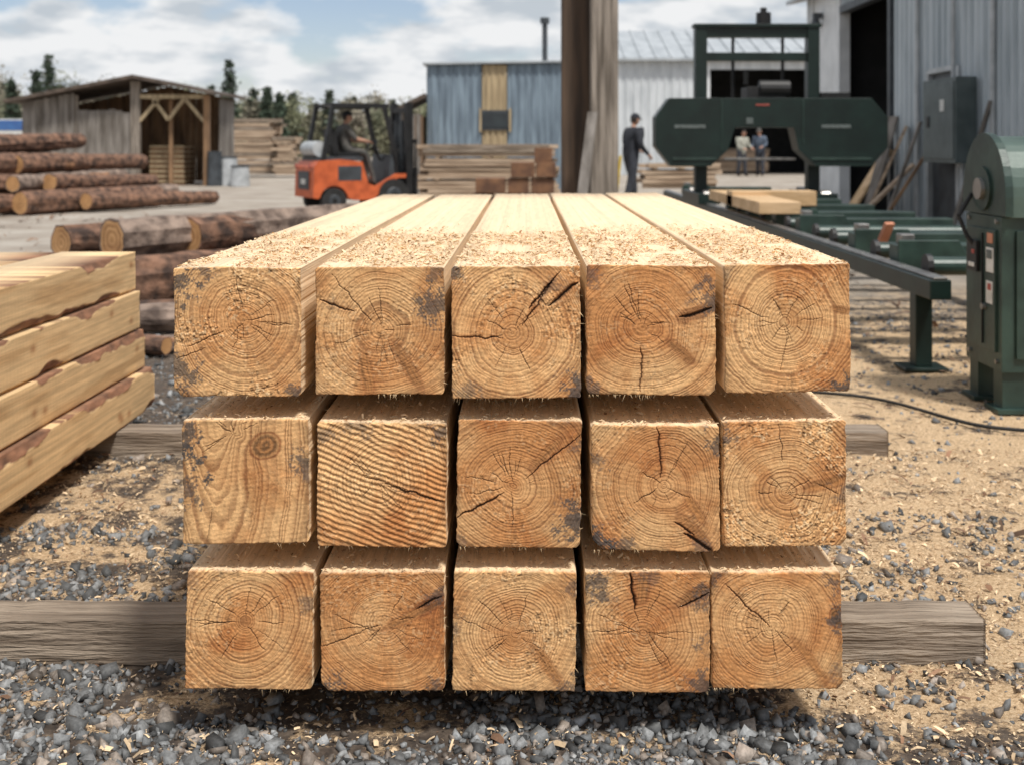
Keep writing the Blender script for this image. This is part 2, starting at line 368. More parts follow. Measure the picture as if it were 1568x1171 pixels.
# row 2
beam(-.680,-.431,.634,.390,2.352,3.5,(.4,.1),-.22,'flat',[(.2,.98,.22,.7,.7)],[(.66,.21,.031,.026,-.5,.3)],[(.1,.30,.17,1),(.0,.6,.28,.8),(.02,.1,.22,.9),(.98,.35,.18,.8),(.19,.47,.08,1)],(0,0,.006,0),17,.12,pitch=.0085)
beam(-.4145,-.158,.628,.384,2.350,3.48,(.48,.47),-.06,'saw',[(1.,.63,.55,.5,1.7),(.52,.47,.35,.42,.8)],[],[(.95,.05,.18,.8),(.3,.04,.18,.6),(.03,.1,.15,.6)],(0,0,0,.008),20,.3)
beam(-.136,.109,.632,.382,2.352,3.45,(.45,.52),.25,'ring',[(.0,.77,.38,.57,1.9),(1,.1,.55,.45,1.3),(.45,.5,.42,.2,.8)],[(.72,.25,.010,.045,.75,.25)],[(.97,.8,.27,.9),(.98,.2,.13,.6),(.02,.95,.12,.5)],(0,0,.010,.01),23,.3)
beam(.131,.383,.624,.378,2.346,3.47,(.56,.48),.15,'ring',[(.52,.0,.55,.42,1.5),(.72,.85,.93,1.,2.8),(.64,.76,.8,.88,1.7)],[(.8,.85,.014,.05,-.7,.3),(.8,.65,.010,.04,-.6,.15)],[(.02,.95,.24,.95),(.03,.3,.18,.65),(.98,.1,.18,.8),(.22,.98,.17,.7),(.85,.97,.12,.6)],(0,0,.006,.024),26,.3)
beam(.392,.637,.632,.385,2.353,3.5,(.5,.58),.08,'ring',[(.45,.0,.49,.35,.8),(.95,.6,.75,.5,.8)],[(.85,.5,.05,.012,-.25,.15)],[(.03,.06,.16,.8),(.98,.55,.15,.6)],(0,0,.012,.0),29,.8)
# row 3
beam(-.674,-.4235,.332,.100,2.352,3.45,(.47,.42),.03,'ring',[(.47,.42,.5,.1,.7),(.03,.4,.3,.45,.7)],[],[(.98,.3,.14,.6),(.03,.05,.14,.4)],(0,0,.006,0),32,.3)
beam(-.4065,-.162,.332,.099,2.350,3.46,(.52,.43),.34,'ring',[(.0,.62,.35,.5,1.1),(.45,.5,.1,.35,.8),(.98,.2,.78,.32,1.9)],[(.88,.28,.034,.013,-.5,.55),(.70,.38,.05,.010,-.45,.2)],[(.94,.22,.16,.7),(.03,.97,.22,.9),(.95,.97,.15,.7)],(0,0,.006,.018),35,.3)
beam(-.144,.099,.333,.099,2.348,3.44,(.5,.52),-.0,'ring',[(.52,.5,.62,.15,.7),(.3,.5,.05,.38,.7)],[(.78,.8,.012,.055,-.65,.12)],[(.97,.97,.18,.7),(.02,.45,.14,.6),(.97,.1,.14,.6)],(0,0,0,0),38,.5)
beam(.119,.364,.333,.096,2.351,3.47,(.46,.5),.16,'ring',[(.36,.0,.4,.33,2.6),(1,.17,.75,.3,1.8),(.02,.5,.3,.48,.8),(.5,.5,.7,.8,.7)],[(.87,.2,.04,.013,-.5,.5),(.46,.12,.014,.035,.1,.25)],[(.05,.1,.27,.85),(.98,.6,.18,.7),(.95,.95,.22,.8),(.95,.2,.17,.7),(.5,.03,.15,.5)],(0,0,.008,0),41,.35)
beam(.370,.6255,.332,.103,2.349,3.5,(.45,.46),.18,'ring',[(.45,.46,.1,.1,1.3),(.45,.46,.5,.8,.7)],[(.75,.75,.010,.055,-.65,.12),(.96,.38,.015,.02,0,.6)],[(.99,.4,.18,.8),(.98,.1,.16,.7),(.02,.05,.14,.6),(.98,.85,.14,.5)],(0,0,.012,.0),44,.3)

for (y,z0,z1) in ((2.95,.634,.681),(5.2,.634,.681),(2.95,.334,.381),(5.2,.334,.381)):
    b=MB();b.box(-.67,.62,y,y+.07,z0,z1,m_wnew);b.build('wood_spacer',bevel=.002)
def runner(x0,x1,y0,y1,z0,z1):
    b=MB();n=80
    vs=[]
    for k in range(n+1):
        x=x0+(x1-x0)*k/n;j=lambda:random.uniform(-.002,.002)
        vs+=[(x,y0+j(),z0),(x,y1,z0),(x,y1+j(),z1+j()),(x,y0+j(),z1+j())]
    fs=[(4*k+i,4*k+4+i,4*k+4+(i+1)%4,4*k+(i+1)%4) for k in range(n) for i in range(4)]
    fs=[tuple(reversed(f)) for f in fs]
    fs+=[(0,1,2,3),(4*n+3,4*n+2,4*n+1,4*n)]
    b.add(vs,fs,m_wold_h);return b.build('runner_beam',bevel=.004)
runner(-1.75,1.05,2.71,2.83,-.01,.094)
runner(-3.1,1.37,4.48,4.62,-.01,.094)

# left stack (bark-edged beams)
def side_beam(x0,x1,y0,y1,z0,z1,seed):
    ny,nz=340,36;w=x1-x0;h=z1-z0
    yy,zz=np.meshgrid(np.linspace(0,1,ny),np.linspace(0,1,nz));Y=y0+(y1-y0)*yy
    et=.001+.034*ss(.48,.72,fbm(yy*8,yy*0,seed,4));eb=.001+.028*ss(.5,.75,fbm(yy*8+7,yy*0,seed+4,4))
    dz=(1-zz)*h;db=zz*h;n=fbm(yy*70,zz*6,seed+9,3)
    bark=np.clip(ss(-.003,.003,et-dz+(n-.5)*.014)+ss(-.003,.003,eb-db+(n-.5)*.014),0,1)*( (et>.006)|(eb>.006))
    grain=fbm(yy*4,zz*26+4*fbm(yy*3,zz*2,seed),seed+2,4);g2=fbm(yy*60,zz*8,seed+6,3)
    saw=.5+.5*np.sin(yy*900+zz*4)
    C=np.array([.76,.52,.27])*(.58+.60*grain[...,None]+.16*g2[...,None])*(.95+.06*saw[...,None])
    gr=ss(.55,.75,fbm(yy*9,zz*3,seed+12,3));C=C*(1-gr[...,None]*np.array([.18,.24,.30]))
    for k in range(8):
        ky,kz=rng.random(),rng.uniform(.2,.8);e=np.hypot((yy-ky)*(y1-y0)/.022,(zz-kz)*h/.015)
        m=np.exp(-e**2)*.75;C=C*(1-m[...,None]*np.array([.5,.7,.8]))
    bc=np.array([.23,.11,.06])*(.25+1.5*n[...,None]);C=C*(1-bark[...,None])+bc*bark[...,None]
    X=x1-.014*np.clip((et-dz)/.03,0,1)-.012*np.clip((eb-db)/.03,0,1)+(n-.5)*.008*bark+.004*(fbm(yy*3,zz,seed)-.5)
    Z=z0+h*zz
    V=np.stack([X,Y,Z],-1).reshape(-1,3);I=np.arange(ny*nz).reshape(nz,ny)
    Q=[np.stack([I[:-1,:-1],I[:-1,1:],I[1:,1:],I[1:,:-1]],-1).reshape(-1,4)]
    o=len(V);ys=V[I[0,:],1];T2=np.stack([np.full(ny,x0),ys,np.full(ny,z1)],-1);B2=np.stack([np.full(ny,x0),ys,np.full(ny,z0)],-1)
    t=o+np.arange(ny);bq=o+ny+np.arange(ny)
    Q.append(np.stack([I[-1,:-1],I[-1,1:],t[1:],t[:-1]],-1));Q.append(np.stack([t[:-1],t[1:],bq[1:],bq[:-1]],-1));Q.append(np.stack([bq[:-1],bq[1:],I[0,1:],I[0,:-1]],-1))
    V=np.concatenate([V,T2,B2]);C=np.concatenate([C.reshape(-1,3),np.tile([.82,.60,.35],(2*ny,1))])
    tr=[]
    for e in (0,ny-1):
        ring=list(I[:,e])+[t[e],bq[e]]
        for k in range(1,len(ring)-1): tr.append([ring[0],ring[k],ring[k+1]])
    return np_mesh('timber_beam',V,np.concatenate(Q),np.array(tr),[m_side],np.clip(C,.01,.95))
for L_,(z0,z1,xr,ye) in enumerate(((.100,.258,-1.545,4.93),(.266,.420,-1.575,4.90),(.428,.580,-1.59,4.88),(.588,.742,-1.605,4.87))):
    x=xr
    for c in range(3):
        wd=.30+.02*c
        side_beam(x-wd,x,1.2+.03*c,ye+random.uniform(-.03,.02)*(c>0),z0,z1-random.uniform(0,.002)-.004*(c==1),60+L_*7+c);x-=wd+.012
    if L_:
        b=MB()
        for y in (1.8,3.3,4.6): b.box(xr-.9,xr-.05,y,y+.06,z0-.0075,z0-.0005,m_wnew)
        b.build('wood_spacer')

# ------------------------------------------------------------ ground
def gh(x,y):
    near=1-ss(9,14,np.hypot(x,y))
    h=.020*(fbm(x*2.2,y*2.2,101)-.5)+.017*(fbm(x*9,y*9,102)-.5)+.011*(fbm(x*30,y*30,103,2)-.5)
    m=.05*np.exp(-(((x-1.15)/.45)**2+((y-4.0)/.5)**2))+.03*np.exp(-(((x-1.6)/.4)**2+((y-3.0)/.35)**2))
    return h*near+.03*(1-near)*(fbm(x*.4,y*.4,104)-.5)+m*(near)-.006
def sawm(x,y):
    right=ss(.30,.8,x+.35*(fbm(x*3,y*3,110)-.5))*(1-ss(6.5,9,y))*.78*(.66+.34*ss(2.3,2.8,y))
    left=ss(2.8,3.1,y)*(1-ss(4.2,4.8,y))*(1-ss(-.7,-.3,x))*.54
    mill=ss(1.2,1.8,x)*ss(5,6,y)*(1-ss(13,16,y))*.50
    base=.30*(1-ss(3.4,5,y))
    return np.clip(np.maximum(np.maximum(right,left),np.maximum(mill,base)),0,1)
def axis(a,b,st,lo,hi):
    c=list(np.arange(a,b,st));s=st;p=c[-1]
    while p<hi: s*=1.18;p+=s;c.append(p)
    s=st;p=a
    while p>lo: s*=1.18;p-=s;c.insert(0,p)
    return np.array(c)
gx=axis(-3.2,4.2,.025,-600,600);gy=axis(1.6,8.,.025,-200,900)
GX,GY=np.meshgrid(gx,gy);GZ=gh(GX,GY)
V=np.stack([GX,GY,GZ],-1).reshape(-1,3);I=np.arange(V.shape[0]).reshape(GX.shape)
Q=np.stack([I[:-1,:-1],I[:-1,1:],I[1:,1:],I[1:,:-1]],-1).reshape(-1,4)
S=sawm(GX,GY).reshape(-1);far=ss(7,11,GY).reshape(-1)
gc=np.stack([S,far,ss(0,1.5,GX).reshape(-1)],-1)
mg,n,b=nt('ground_mat');N_=n.nodes.new;Lk=n.links.new
at=N_('ShaderNodeAttribute');at.attribute_name='Col';sep=N_('ShaderNodeSeparateColor');Lk(at.outputs['Color'],sep.inputs[0])
tc=N_('ShaderNodeTexCoord')
def noise(sc,det=6,rgh=.6):
    q=N_('ShaderNodeTexNoise');q.inputs['Scale'].default_value=sc;q.inputs['Detail'].default_value=det;q.inputs['Roughness'].default_value=rgh;Lk(tc.outputs['Object'],q.inputs['Vector']);return q.outputs['Fac']
def ramp(f,els):
    r=N_('ShaderNodeValToRGB');e=r.color_ramp.elements
    e[0].position,e[0].color=els[0][0],(*els[0][1],1);e[1].position,e[1].color=els[-1][0],(*els[-1][1],1)
    for p,c in els[1:-1]:
        k=e.new(p);k.color=(*c,1)
    Lk(f,r.inputs[0]);return r.outputs[0]
def mix(f,a,b_):
    m_=N_('ShaderNodeMix');m_.data_type='RGBA';Lk(f,m_.inputs[0]);Lk(a,m_.inputs[6]);Lk(b_,m_.inputs[7]);return m_.outputs[2]
def math_(op,a,b_):
    q=N_('ShaderNodeMath');q.operation=op
    for i,t in enumerate((a,b_)):
        if isinstance(t,(int,float)): q.inputs[i].default_value=t
        else: Lk(t,q.inputs[i])
    return q.outputs[0]
soil=ramp(noise(35),[(.3,(.04,.03,.024)),(.5,(.095,.07,.052)),(.7,(.18,.14,.105))])
sawc=ramp(noise(110,7,.8),[(.34,(.18,.10,.05)),(.45,(.50,.34,.19)),(.55,(.70,.51,.31)),(.68,(.84,.65,.44))])
farc=ramp(noise(.9,8),[(.3,(.22,.18,.14)),(.5,(.34,.295,.245)),(.7,(.43,.39,.335))])
sf=math_('ADD',sep.outputs[0],math_('MULTIPLY',math_('SUBTRACT',noise(5,12,.75),.5),3.8))
sfr=N_('ShaderNodeMapRange');sfr.inputs[1].default_value=.36;sfr.inputs[2].default_value=.62;Lk(sf,sfr.inputs[0])
c1=mix(sfr.outputs[0],soil,sawc);c2=mix(sep.outputs[1],c1,farc)
Lk(c2,b.inputs['Base Color']);b.inputs['Roughness'].default_value=.95
bp=N_('ShaderNodeBump');bp.inputs['Strength'].default_value=1;bp.inputs['Distance'].default_value=.010;Lk(noise(110,6,.75),bp.inputs['Height']);Lk(bp.outputs[0],b.inputs['Normal'])
np_mesh('ground',V,Q,None,[mg],gc,smooth=True)

# scatter
def rotm(n,flat=False):
    a=rng.uniform(0,2*np.pi,n);t=rng.normal(0,.35 if flat else 1.5,n);p=rng.normal(0,.35 if flat else 1.5,n)
    ca,sa,ct,st,cp,sp=np.cos(a),np.sin(a),np.cos(t),np.sin(t),np.cos(p),np.sin(p);z=np.zeros(n);o=np.ones(n)
    Rz=np.stack([ca,-sa,z,sa,ca,z,z,z,o],-1).reshape(n,3,3);Rx=np.stack([o,z,z,z,ct,-st,z,st,ct],-1).reshape(n,3,3);Ry=np.stack([cp,z,sp,z,o,z,-sp,z,cp],-1).reshape(n,3,3)
    return Rz@Rx@Ry
def scatter(name,bv,bf,P,S3,C,mat,flat=False,jit=.22):
    n=len(P);k=len(bv)
    B=bv[None]*(1+rng.uniform(-jit,jit,(n,k,1)))*S3[:,None,:]
    W=np.einsum('nij,nkj->nki',rotm(n,flat),B)+P[:,None,:]
    F=(bf[None]+np.arange(n)[:,None,None]*k).reshape(-1,bf.shape[1])
    CC=np.repeat(C,k,0)
    if bf.shape[1]==3: return np_mesh(name,W.reshape(-1,3),None,F,[mat],CC)
    return np_mesh(name,W.reshape(-1,3),F,None,[mat],CC)
# crushed stone: a skewed block with a few broken-off corners (flat facets, hard edges)
cv=np.array([[sx,sy,sz_] for sx in(-1,1) for sy in(-1,1) for sz_ in(-1,1)],float)*.80
cf=np.array([[4,6,7,5],[0,1,3,2],[2,3,7,6],[0,4,5,1],[1,5,7,3],[0,2,6,4]])
cf=np.array([[q[0],q[1],q[2]] for q in cf]+[[q[0],q[2],q[3]] for q in cf])
def field(n,x0,x1,y0,y1,prob):
    x=rng.uniform(x0,x1,n);y=rng.uniform(y0,y1,n);k=rng.random(n)<prob(x,y);return x[k],y[k]
def pg(x,y):
    s=sawm(x,y);c=ss(.36,.56,fbm(x*5,y*5,120));return np.clip(1.15-s*1.25,.14,1)*(.12+.88*c)*np.where(s<.35,1.5,.9)
xa,ya=field(60000,-1.7,1.7,2.0,3.7,pg);xb,yb=field(48000,-3.5,4,3.7,9,pg)
x=np.concatenate([xa,xb]);y=np.concatenate([ya,yb]);n_=len(x)
sz=np.clip(rng.lognormal(-5.15,.55,n_),.002,.021)
S3=np.stack([sz,sz*rng.uniform(.45,1,n_),sz*rng.uniform(.3,.8,n_)],-1)
gcol=(rng.beta(1.5,2.8,n_)*.40+.03)[:,None]*np.array([.97,1.,1.01]);w_=rng.random(n_)<.24;gcol[w_]=rng.uniform(.08,.36,w_.sum())[:,None]*np.array([1.1,.93,.78])
scatter('gravel',cv,cf,np.stack([x,y,gh(x,y)+sz*.2],-1),S3,gcol,m_stone,jit=.42)
fv=np.array([[-1,-.5,0],[0,-.6,.25],[1,-.4,0],[1,.5,0],[0,.55,.25],[-1,.4,0]]);ff=np.array([[0,1,4,5],[1,2,3,4]])
def pc(x,y): return np.clip(sawm(x,y)*1.1+.14,0,1)*(.25+.75*ss(.38,.58,fbm(x*6,y*6,130)))
xa,ya=field(100000,-1.7,2.0,2.0,4.6,pc);xb,yb=field(40000,-3,4,4.6,10,pc);x=np.concatenate([xa,xb]);y=np.concatenate([ya,yb]);n_=len(x)
sz=np.clip(rng.lognormal(-5.85,.6,n_),.0012,.018)
cc=np.array([.80,.60,.38])*rng.uniform(.4,1.15,n_)[:,None];d_=rng.random(n_)<.17;cc[d_]=np.array([.19,.105,.06])*rng.uniform(.5,1.6,d_.sum())[:,None]
scatter('wood_chips',fv,ff,np.stack([x,y,gh(x,y)+sz*.6+.001+.006*(rng.random(n_)<.3)],-1),np.stack([sz,sz*rng.uniform(.25,.9,n_),sz],-1),cc,m_chip,True)
def pb(x,y): return .3+.7*(x>.7)
x,y=field(1800,-1.8,3.0,2.2,7,pb);x2=rng.uniform(-9,3,1200);y2=rng.uniform(7,20,1200);sz=np.clip(rng.lognormal(-4.2,.55,len(x)),.006,.06)
k=~((x>-.75)&(x<.7)&(y>2.3)&(y<6));x,y,sz=x[k],y[k],sz[k]
x=np.concatenate([x,x2]);y=np.concatenate([y,y2]);sz=np.concatenate([sz,rng.uniform(.02,.09,1200)]);n_=len(x)
scatter('bark_scraps',fv,ff,np.stack([x,y,gh(x,y)+.006+sz*.1],-1),np.stack([sz,sz*rng.uniform(.12,.45,n_),sz],-1),np.array([.17,.10,.06])*rng.uniform(.35,2.0,n_)[:,None],m_chip,True)
# sawdust on beam tops
tops=[(-.698,-.447,.936),(-.4165,-.162,.936),(-.145,.109,.939),(.121,.376,.940),(.395,.645,.943)]
P=[]
for (a,b_,z) in tops:
    n_=11000;xx=rng.uniform(a+.003,b_-.003,n_);yy=2.356+rng.beta(1.1,1.5,n_)*1.5
    pr=ss(.36,.58,fbm(xx*16,yy*10,140,3)+.08)*(1-ss(2.95,3.6,yy+.5*(fbm(xx*6,yy*3,141)-.5)));k=rng.random(n_)<pr
    P.append(np.stack([xx[k],yy[k],np.full(k.sum(),z)],-1))
for (a,b_,z) in [(-.68,-.431,.634),(-.4145,-.158,.628),(-.136,.109,.632),(.131,.383,.624),(.392,.637,.632),(-.674,-.4235,.332),(-.4065,-.162,.332),(-.144,.099,.333),(.119,.364,.333),(.37,.6255,.332)]:
    n_=700;P.append(np.stack([rng.uniform(a+.003,b_-.003,n_),2.356+rng.beta(1,2,n_)*.4,np.full(n_,z)],-1))
P=np.concatenate(P);n_=len(P);sz=np.clip(rng.lognormal(-6.0,.5,n_),.0008,.008);P[:,2]+=.0012+sz*.4
cc=np.array([.84,.62,.38])*rng.uniform(.62,1.1,n_)[:,None];d_=rng.random(n_)<.07;cc[d_]=np.array([.34,.17,.075])*rng.uniform(.5,1.4,d_.sum())[:,None]
scatter('sawdust',fv,ff,P,np.stack([sz,sz*rng.uniform(.3,.8,n_),sz],-1),cc,m_chip,True)

# hose
cu=bpy.data.curves.new('rubber_hose','CURVE');cu.dimensions='3D';cu.bevel_depth=.008;sp=cu.splines.new('NURBS')
pts=[(.9,5.75,.012),(1.42,5.6,.012),(1.6,5.5,.012),(1.72,5.3,.012),(1.83,5.0,.012),(1.95,4.85,.012),(2.3,4.8,.012)]
sp.points.add(len(pts)-1)
for p,q in zip(sp.points,pts): p.co=(*q,1)
sp.use_endpoint_u=True;cu.materials.append(m_rub);o=bpy.data.objects.new('rubber_hose',cu);col_root.objects.link(o)

# ------------------------------------------------------------ logs
def pile(name,logs,bark):
    b=MB()
    for i,(p0,p1,r) in enumerate(logs): b.log(p0,p1,r,bark if i%3 else m_bark2)
    return b.build(name,smooth=False)
L_=[]
for x,z,r,dx in ((-3.75,.15,.15,1.3),(-3.35,.17,.17,1.2),(-2.95,.18,.18,1.35),(-2.50,.16,.16,1.5),(-2.1,.14,.14,1.2),(-3.55,.43,.14,1.3),(-3.1,.47,.16,1.4),(-2.65,.46,.15,1.5)):
    y0=8.9+random.uniform(-.5,.5);L_.append(((x,y0,z),(x+dx+random.uniform(-.3,.3),y0+2.2,z+random.uniform(-.03,.05)),r))
pile('log_pile',L_,m_bark)
pile('log_pile',[((-3.3,7.2,.09),(-1.3,7.7,.09),.09),((-3.2,7.5,.08),(-1.6,8.1,.08),.08),((-3.0,7.0,.06),(-2.0,6.6,.06),.06),((-2.6,6.6,.05),(-1.5,6.9,.05),.05)],m_bark)
L_=[]
for k,cnt in ((0,11),(1,9),(2,7),(3,5)):
    for i in range(cnt):
        X=-11.6+i*.40+k*.18;r=random.uniform(.14,.20);z=.2+k*.32
        y0=20+random.uniform(-.7,.7);L_.append(((X,y0,z),(X+1.0+random.uniform(-.35,.45),y0+3,z+random.uniform(-.08,.12)),r))
pile('log_pile',L_,m_bark)

# ------------------------------------------------------------ plank stacks
def pstack(name,x0,x1,y0,y1,z0,z1,th,mat,jx=.25,nw=4):
    b=MB();z=z0;k=0
    while z+th<z1:
        if k%5==4:
            for t in (.1,.5,.9): X=x0+(x1-x0)*t;b.box(X,X+.08,y0,y1,z,z+.025,mat)
            z+=.027
        ww=(y1-y0)/nw
        for j in range(nw):
            a=x0+random.uniform(-jx,jx)*.5;c=x1+random.uniform(-jx,jx)*.5;yj=random.uniform(-.03,.03)
            b.box(a,c,y0+j*ww+yj,y0+(j+1)*ww-.02+yj,z,z+th*random.uniform(.75,.97),mat if random.random()<.75 else m_wold_h)
        z+=th;k+=1
    return b.build(name)
pstack('lumber_stack',-2.1,.55,24,25.2,.12,1.22,.085,m_wstk,.3)
pstack('lumber_stack',-11.2,-9.1,43,44.2,.1,2.15,.13,m_wstk,.5)
pstack('lumber_stack',-9.0,-8.35,42.5,43.7,.1,1.5,.12,m_wstk,.3)
pstack('lumber_stack',2.3,3.6,22.5,23.4,.35,.8,.09,m_wstk,.3)
b=MB()
for (x,z,w) in ((-.9,.1,.35),(-.5,.1,.42),(-.02,.1,.4),(-.85,.36,.5),(-.3,.36,.35),(.1,.36,.38),(-.25,.63,.4),(.18,.63,.33),(.15,.88,.3)):
    b.box(x,x+w,20+random.uniform(0,.1),20.6,z,z+.25,m_red)
b.build('lumber_block_pile',bevel=.01)

# ------------------------------------------------------------ posts
b=MB();b.box(.365,.655,12,12.28,-.05,4.6,m_wdark);b.build('timber_post',bevel=.012)
b=MB();b.box(.645,.915,11.7,11.97,-.05,4.6,m_wpost);b.build('timber_post',bevel=.015)
b=MB();b.bar((.45,11.2,0),(.66,11.66,1.5),.10,.03,m_wold);b.build('leaning_board')

# ------------------------------------------------------------ shed
b=MB();Y=34
def boards(x0,x1,y,z0,zf,mat,w=.19):
    x=x0
    while x<x1-.02:
        ww=min(w*random.uniform(.85,1.15),x1-x);b.box(x,x+ww-.012,y,y+.03+random.uniform(0,.02),z0+random.uniform(0,.06),zf(x+ww/2),mat);x+=ww
roofz=lambda x: 2.40+(x+14.5)*(.66/3.35) if x<-11.15 else 3.06-(x+11.15)*(.42/2.05)
boards(-14.4,-12.95,Y,0,lambda x:roofz(x)-.03,m_wold)
boards(-12.9,-11.2,Y,0,lambda x:2.15+random.uniform(-.06,.06),m_wold)
b.box(-12.95,-12.85,Y+.01,Y+.03,0,2.6,m_wpost)
b.box(-11.32,-11.06,Y-.08,Y+.08,0,3.0,m_wpost);b.box(-9.23,-9.07,Y-.08,Y+.08,0,2.6,m_wbrown)
b.box(-10.3,-10.2,Y+.2,Y+.3,0,2.7,m_wbrown)
b.box(-11.1,-9.1,Y-.05,Y+.05,2.50,2.62,m_tan)
for x,s in ((-11.08,1),(-9.23,-1)): b.bar((x,Y,1.85),(x+s*.55,Y,2.5),.09,.09,m_tan)
for s in (1,-1): b.bar((-10.25,Y,1.9),(-10.25+s*.45,Y,2.5),.09,.09,m_tan)
boards(-14.4,-9.1,Y+3,0,lambda x:roofz(x)-.05,m_wbrown)
for xx in (-14.45,-9.15):
    y=Y
    while y<Y+3: b.box(xx,xx+.04,y,y+.17,0,2.35 if xx<-12 else (2.55 if y>Y+1.2 else .9),m_wold);y+=.19
b.prism([(-14.8,Y-.45,2.37),(-11.15,Y-.45,3.07),(-11.15,Y-.45,3.17),(-14.8,Y-.45,2.46)],(0,3.9,0),m_roofb)
b.prism([(-11.15,Y-.45,3.07),(-8.85,Y-.45,2.6),(-8.85,Y-.45,2.69),(-11.15,Y-.45,3.17)],(0,3.9,0),m_roofb)
b.build('wooden_shed')
b=MB()
for k in range(8):
    z=.0+k*.145
    for y in (0,.5,1.0): b.box(-10.95,-9.95,34.5+y,34.6+y,z,z+.09,m_wbrown)
    for i in range(6): b.box(-10.95+i*.175,-10.83+i*.175,34.5,35.6,z+.09,z+.115,m_tan)
    b.box(-10.95,-9.95,34.48,34.5,z+.09,z+.14,m_tan)
b.build('pallet_stack')
b=MB()
for (x,y,h,r,m) in ((-8.6,34.2,.8,.3,m_lgrey),(-8.1,33.6,.55,.28,m_lgrey),(-8.9,33.9,.95,.22,m_grey)):
    b.cyl((x,y,0),(x,y,h),r,r*.9,m,14);b.cyl((x,y,h),(x,y,h+.04),r*.95,r*.95,m_grey,14)
b.build('steel_drum')

b=MB();b.box(-23,-19.2,47,49.4,.75,2.2,m_label);b.box(-23,-19.2,46.98,47,1.75,2.15,m_bluep)
for x in(-22.4,-20): b.cyl((x,46.9,.45),(x,47.2,.45),.45,.45,m_rub,16)
b.box(-23,-19.2,47.3,49.1,.55,.75,m_black);b.build('cargo_trailer',bevel=.02)

# ------------------------------------------------------------ blue corrugated shed
b=MB()
b.corr((-2.48,30),(-1.12,30),0,3.2,m_blue,.17,.03,3.22);b.corr((-1.10,29.99),(-.48,29.99),0,3.2,m_tan,.155,.03);b.corr((-.46,30),(.98,30),0,3.22,m_blue,.17,.03,3.25)
b.corr((.98,30),(.98,34),0,3.25,m_blue,.2,.03);b.corr((-2.48,34),(-2.48,30),0,3.2,m_blue,.2,.03)
b.box(-2.48,.98,33.95,34,0,3.2,m_blue)
b.box(-1.15,-.40,29.93,29.96,1.55,2.05,m_grey);b.box(-1.08,-.47,29.91,29.93,1.62,1.98,m_glass)
for x in (-1.17,-.42): b.box(x,x+.05,29.9,29.96,1.5,2.1,m_tan)
b.prism([(-2.6,29.85,3.2),(1.08,29.85,3.26),(1.08,29.85,3.31),(-2.6,29.85,3.25)],(0,4.3,0),m_roof)
b.cyl((.5,31,3.2),(.5,31,4.45),.07,.07,m_grey,12);b.cyl((.5,31,4.35),(.5,31,4.5),.12,.12,m_grey,12)
b.build('corrugated_shed')
b=MB();b.box(-3.15,-2.6,29.4,31,0,1.9,m_wbrown);b.prism([(-3.3,29.2,1.95),(-2.5,29.2,2.35),(-2.5,29.2,2.45),(-3.3,29.2,2.05)],(0,2.2,0),m_roofb)
for i in range(4): b.box(-3.14+i*.14,-3.03+i*.14,29.37,29.4,0,1.95,m_wold)
b.build('lean_to_shed')

# ------------------------------------------------------------ pale building
b=MB();Y=46
b.corr((2.2,Y),(6.95,Y),0,4.5,m_white,.3,.04)
b.box(6.95,7.15,Y-.06,Y+.1,0,4.5,m_trim)
b.box(7.15,12.2,Y-.02,Y+.1,4.1,4.5,m_white)
b.corr((12.2,Y),(16,Y),0,4.5,m_white,.3,.04);b.box(12.1,12.2,Y-.05,Y+.1,0,4.1,m_trim)
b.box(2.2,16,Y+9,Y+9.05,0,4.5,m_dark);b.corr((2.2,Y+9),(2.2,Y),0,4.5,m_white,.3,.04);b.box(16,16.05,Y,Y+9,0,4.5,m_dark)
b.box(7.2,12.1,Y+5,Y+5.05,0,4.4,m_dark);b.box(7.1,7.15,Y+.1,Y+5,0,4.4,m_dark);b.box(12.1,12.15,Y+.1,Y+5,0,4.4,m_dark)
b.prism([(2.0,Y-.35,4.42),(2.0,Y+4.5,5.95),(2.0,Y+4.5,6.03),(2.0,Y-.35,4.52)],(14.3,0,0),m_roof)
b.prism([(2.0,Y+4.5,5.95),(2.0,Y+9.3,4.42),(2.0,Y+9.3,4.52),(2.0,Y+4.5,6.03)],(14.3,0,0),m_roof)
for i in range(24):
    x=2.0+i*.6;b.prism([(x,Y-.36,4.525),(x,Y+4.5,6.035),(x,Y+4.5,6.08),(x,Y-.36,4.57)],(.05,0,0),m_roof)
b.prism([(2.2,Y,4.5),(2.2,Y+4.5,5.95),(2.2,Y+9,4.5)],(.05,0,0),m_white)
b.build('metal_building')
pstack('lumber_stack',7.4,9.8,48,49,.1,1.1,.1,m_wstk,.2)

# ------------------------------------------------------------ warehouse
b=MB();W=5.6
def wcorr(y0,y1,z0,z1): b.corr((W,y1),(W,y0),z0,z1,m_wgrey,.22,.045)
b.corr((W,23.6),(W,23.0),0,4.05,m_white,.3,.03)
b.box(W-.06,W+.1,22.9,23.0,0,4.05,m_trim)
b.box(W-.02,W+.03,21.05,22.9,0,4.05,m_trim)
b.box(W-.07,W+.12,20.9,21.05,0,3.62,m_trim);b.box(W-.07,W+.12,18.0,18.12,0,3.62,m_grey);b.box(W-.07,W+.12,18.12,20.9,3.5,3.62,m_grey)
wcorr(18.12,21.0,3.62,4.05);wcorr(16.4,18.0,0,4.05);wcorr(15.25,16.4,2.2,4.05);wcorr(6,15.25,0,4.05)
b.box(W+.02,W+.06,15.3,16.35,0,2.15,m_grey);b.box(W-.05,W+.1,15.2,15.3,0,2.2,m_lgrey);b.box(W-.05,W+.1,16.35,16.43,0,2.2,m_lgrey);b.box(W-.05,W+.1,15.3,16.35,2.15,2.22,m_lgrey)
b.cyl((W-.01,15.45,1.0),(W-.06,15.45,1.0),.03,.03,m_steel,10)
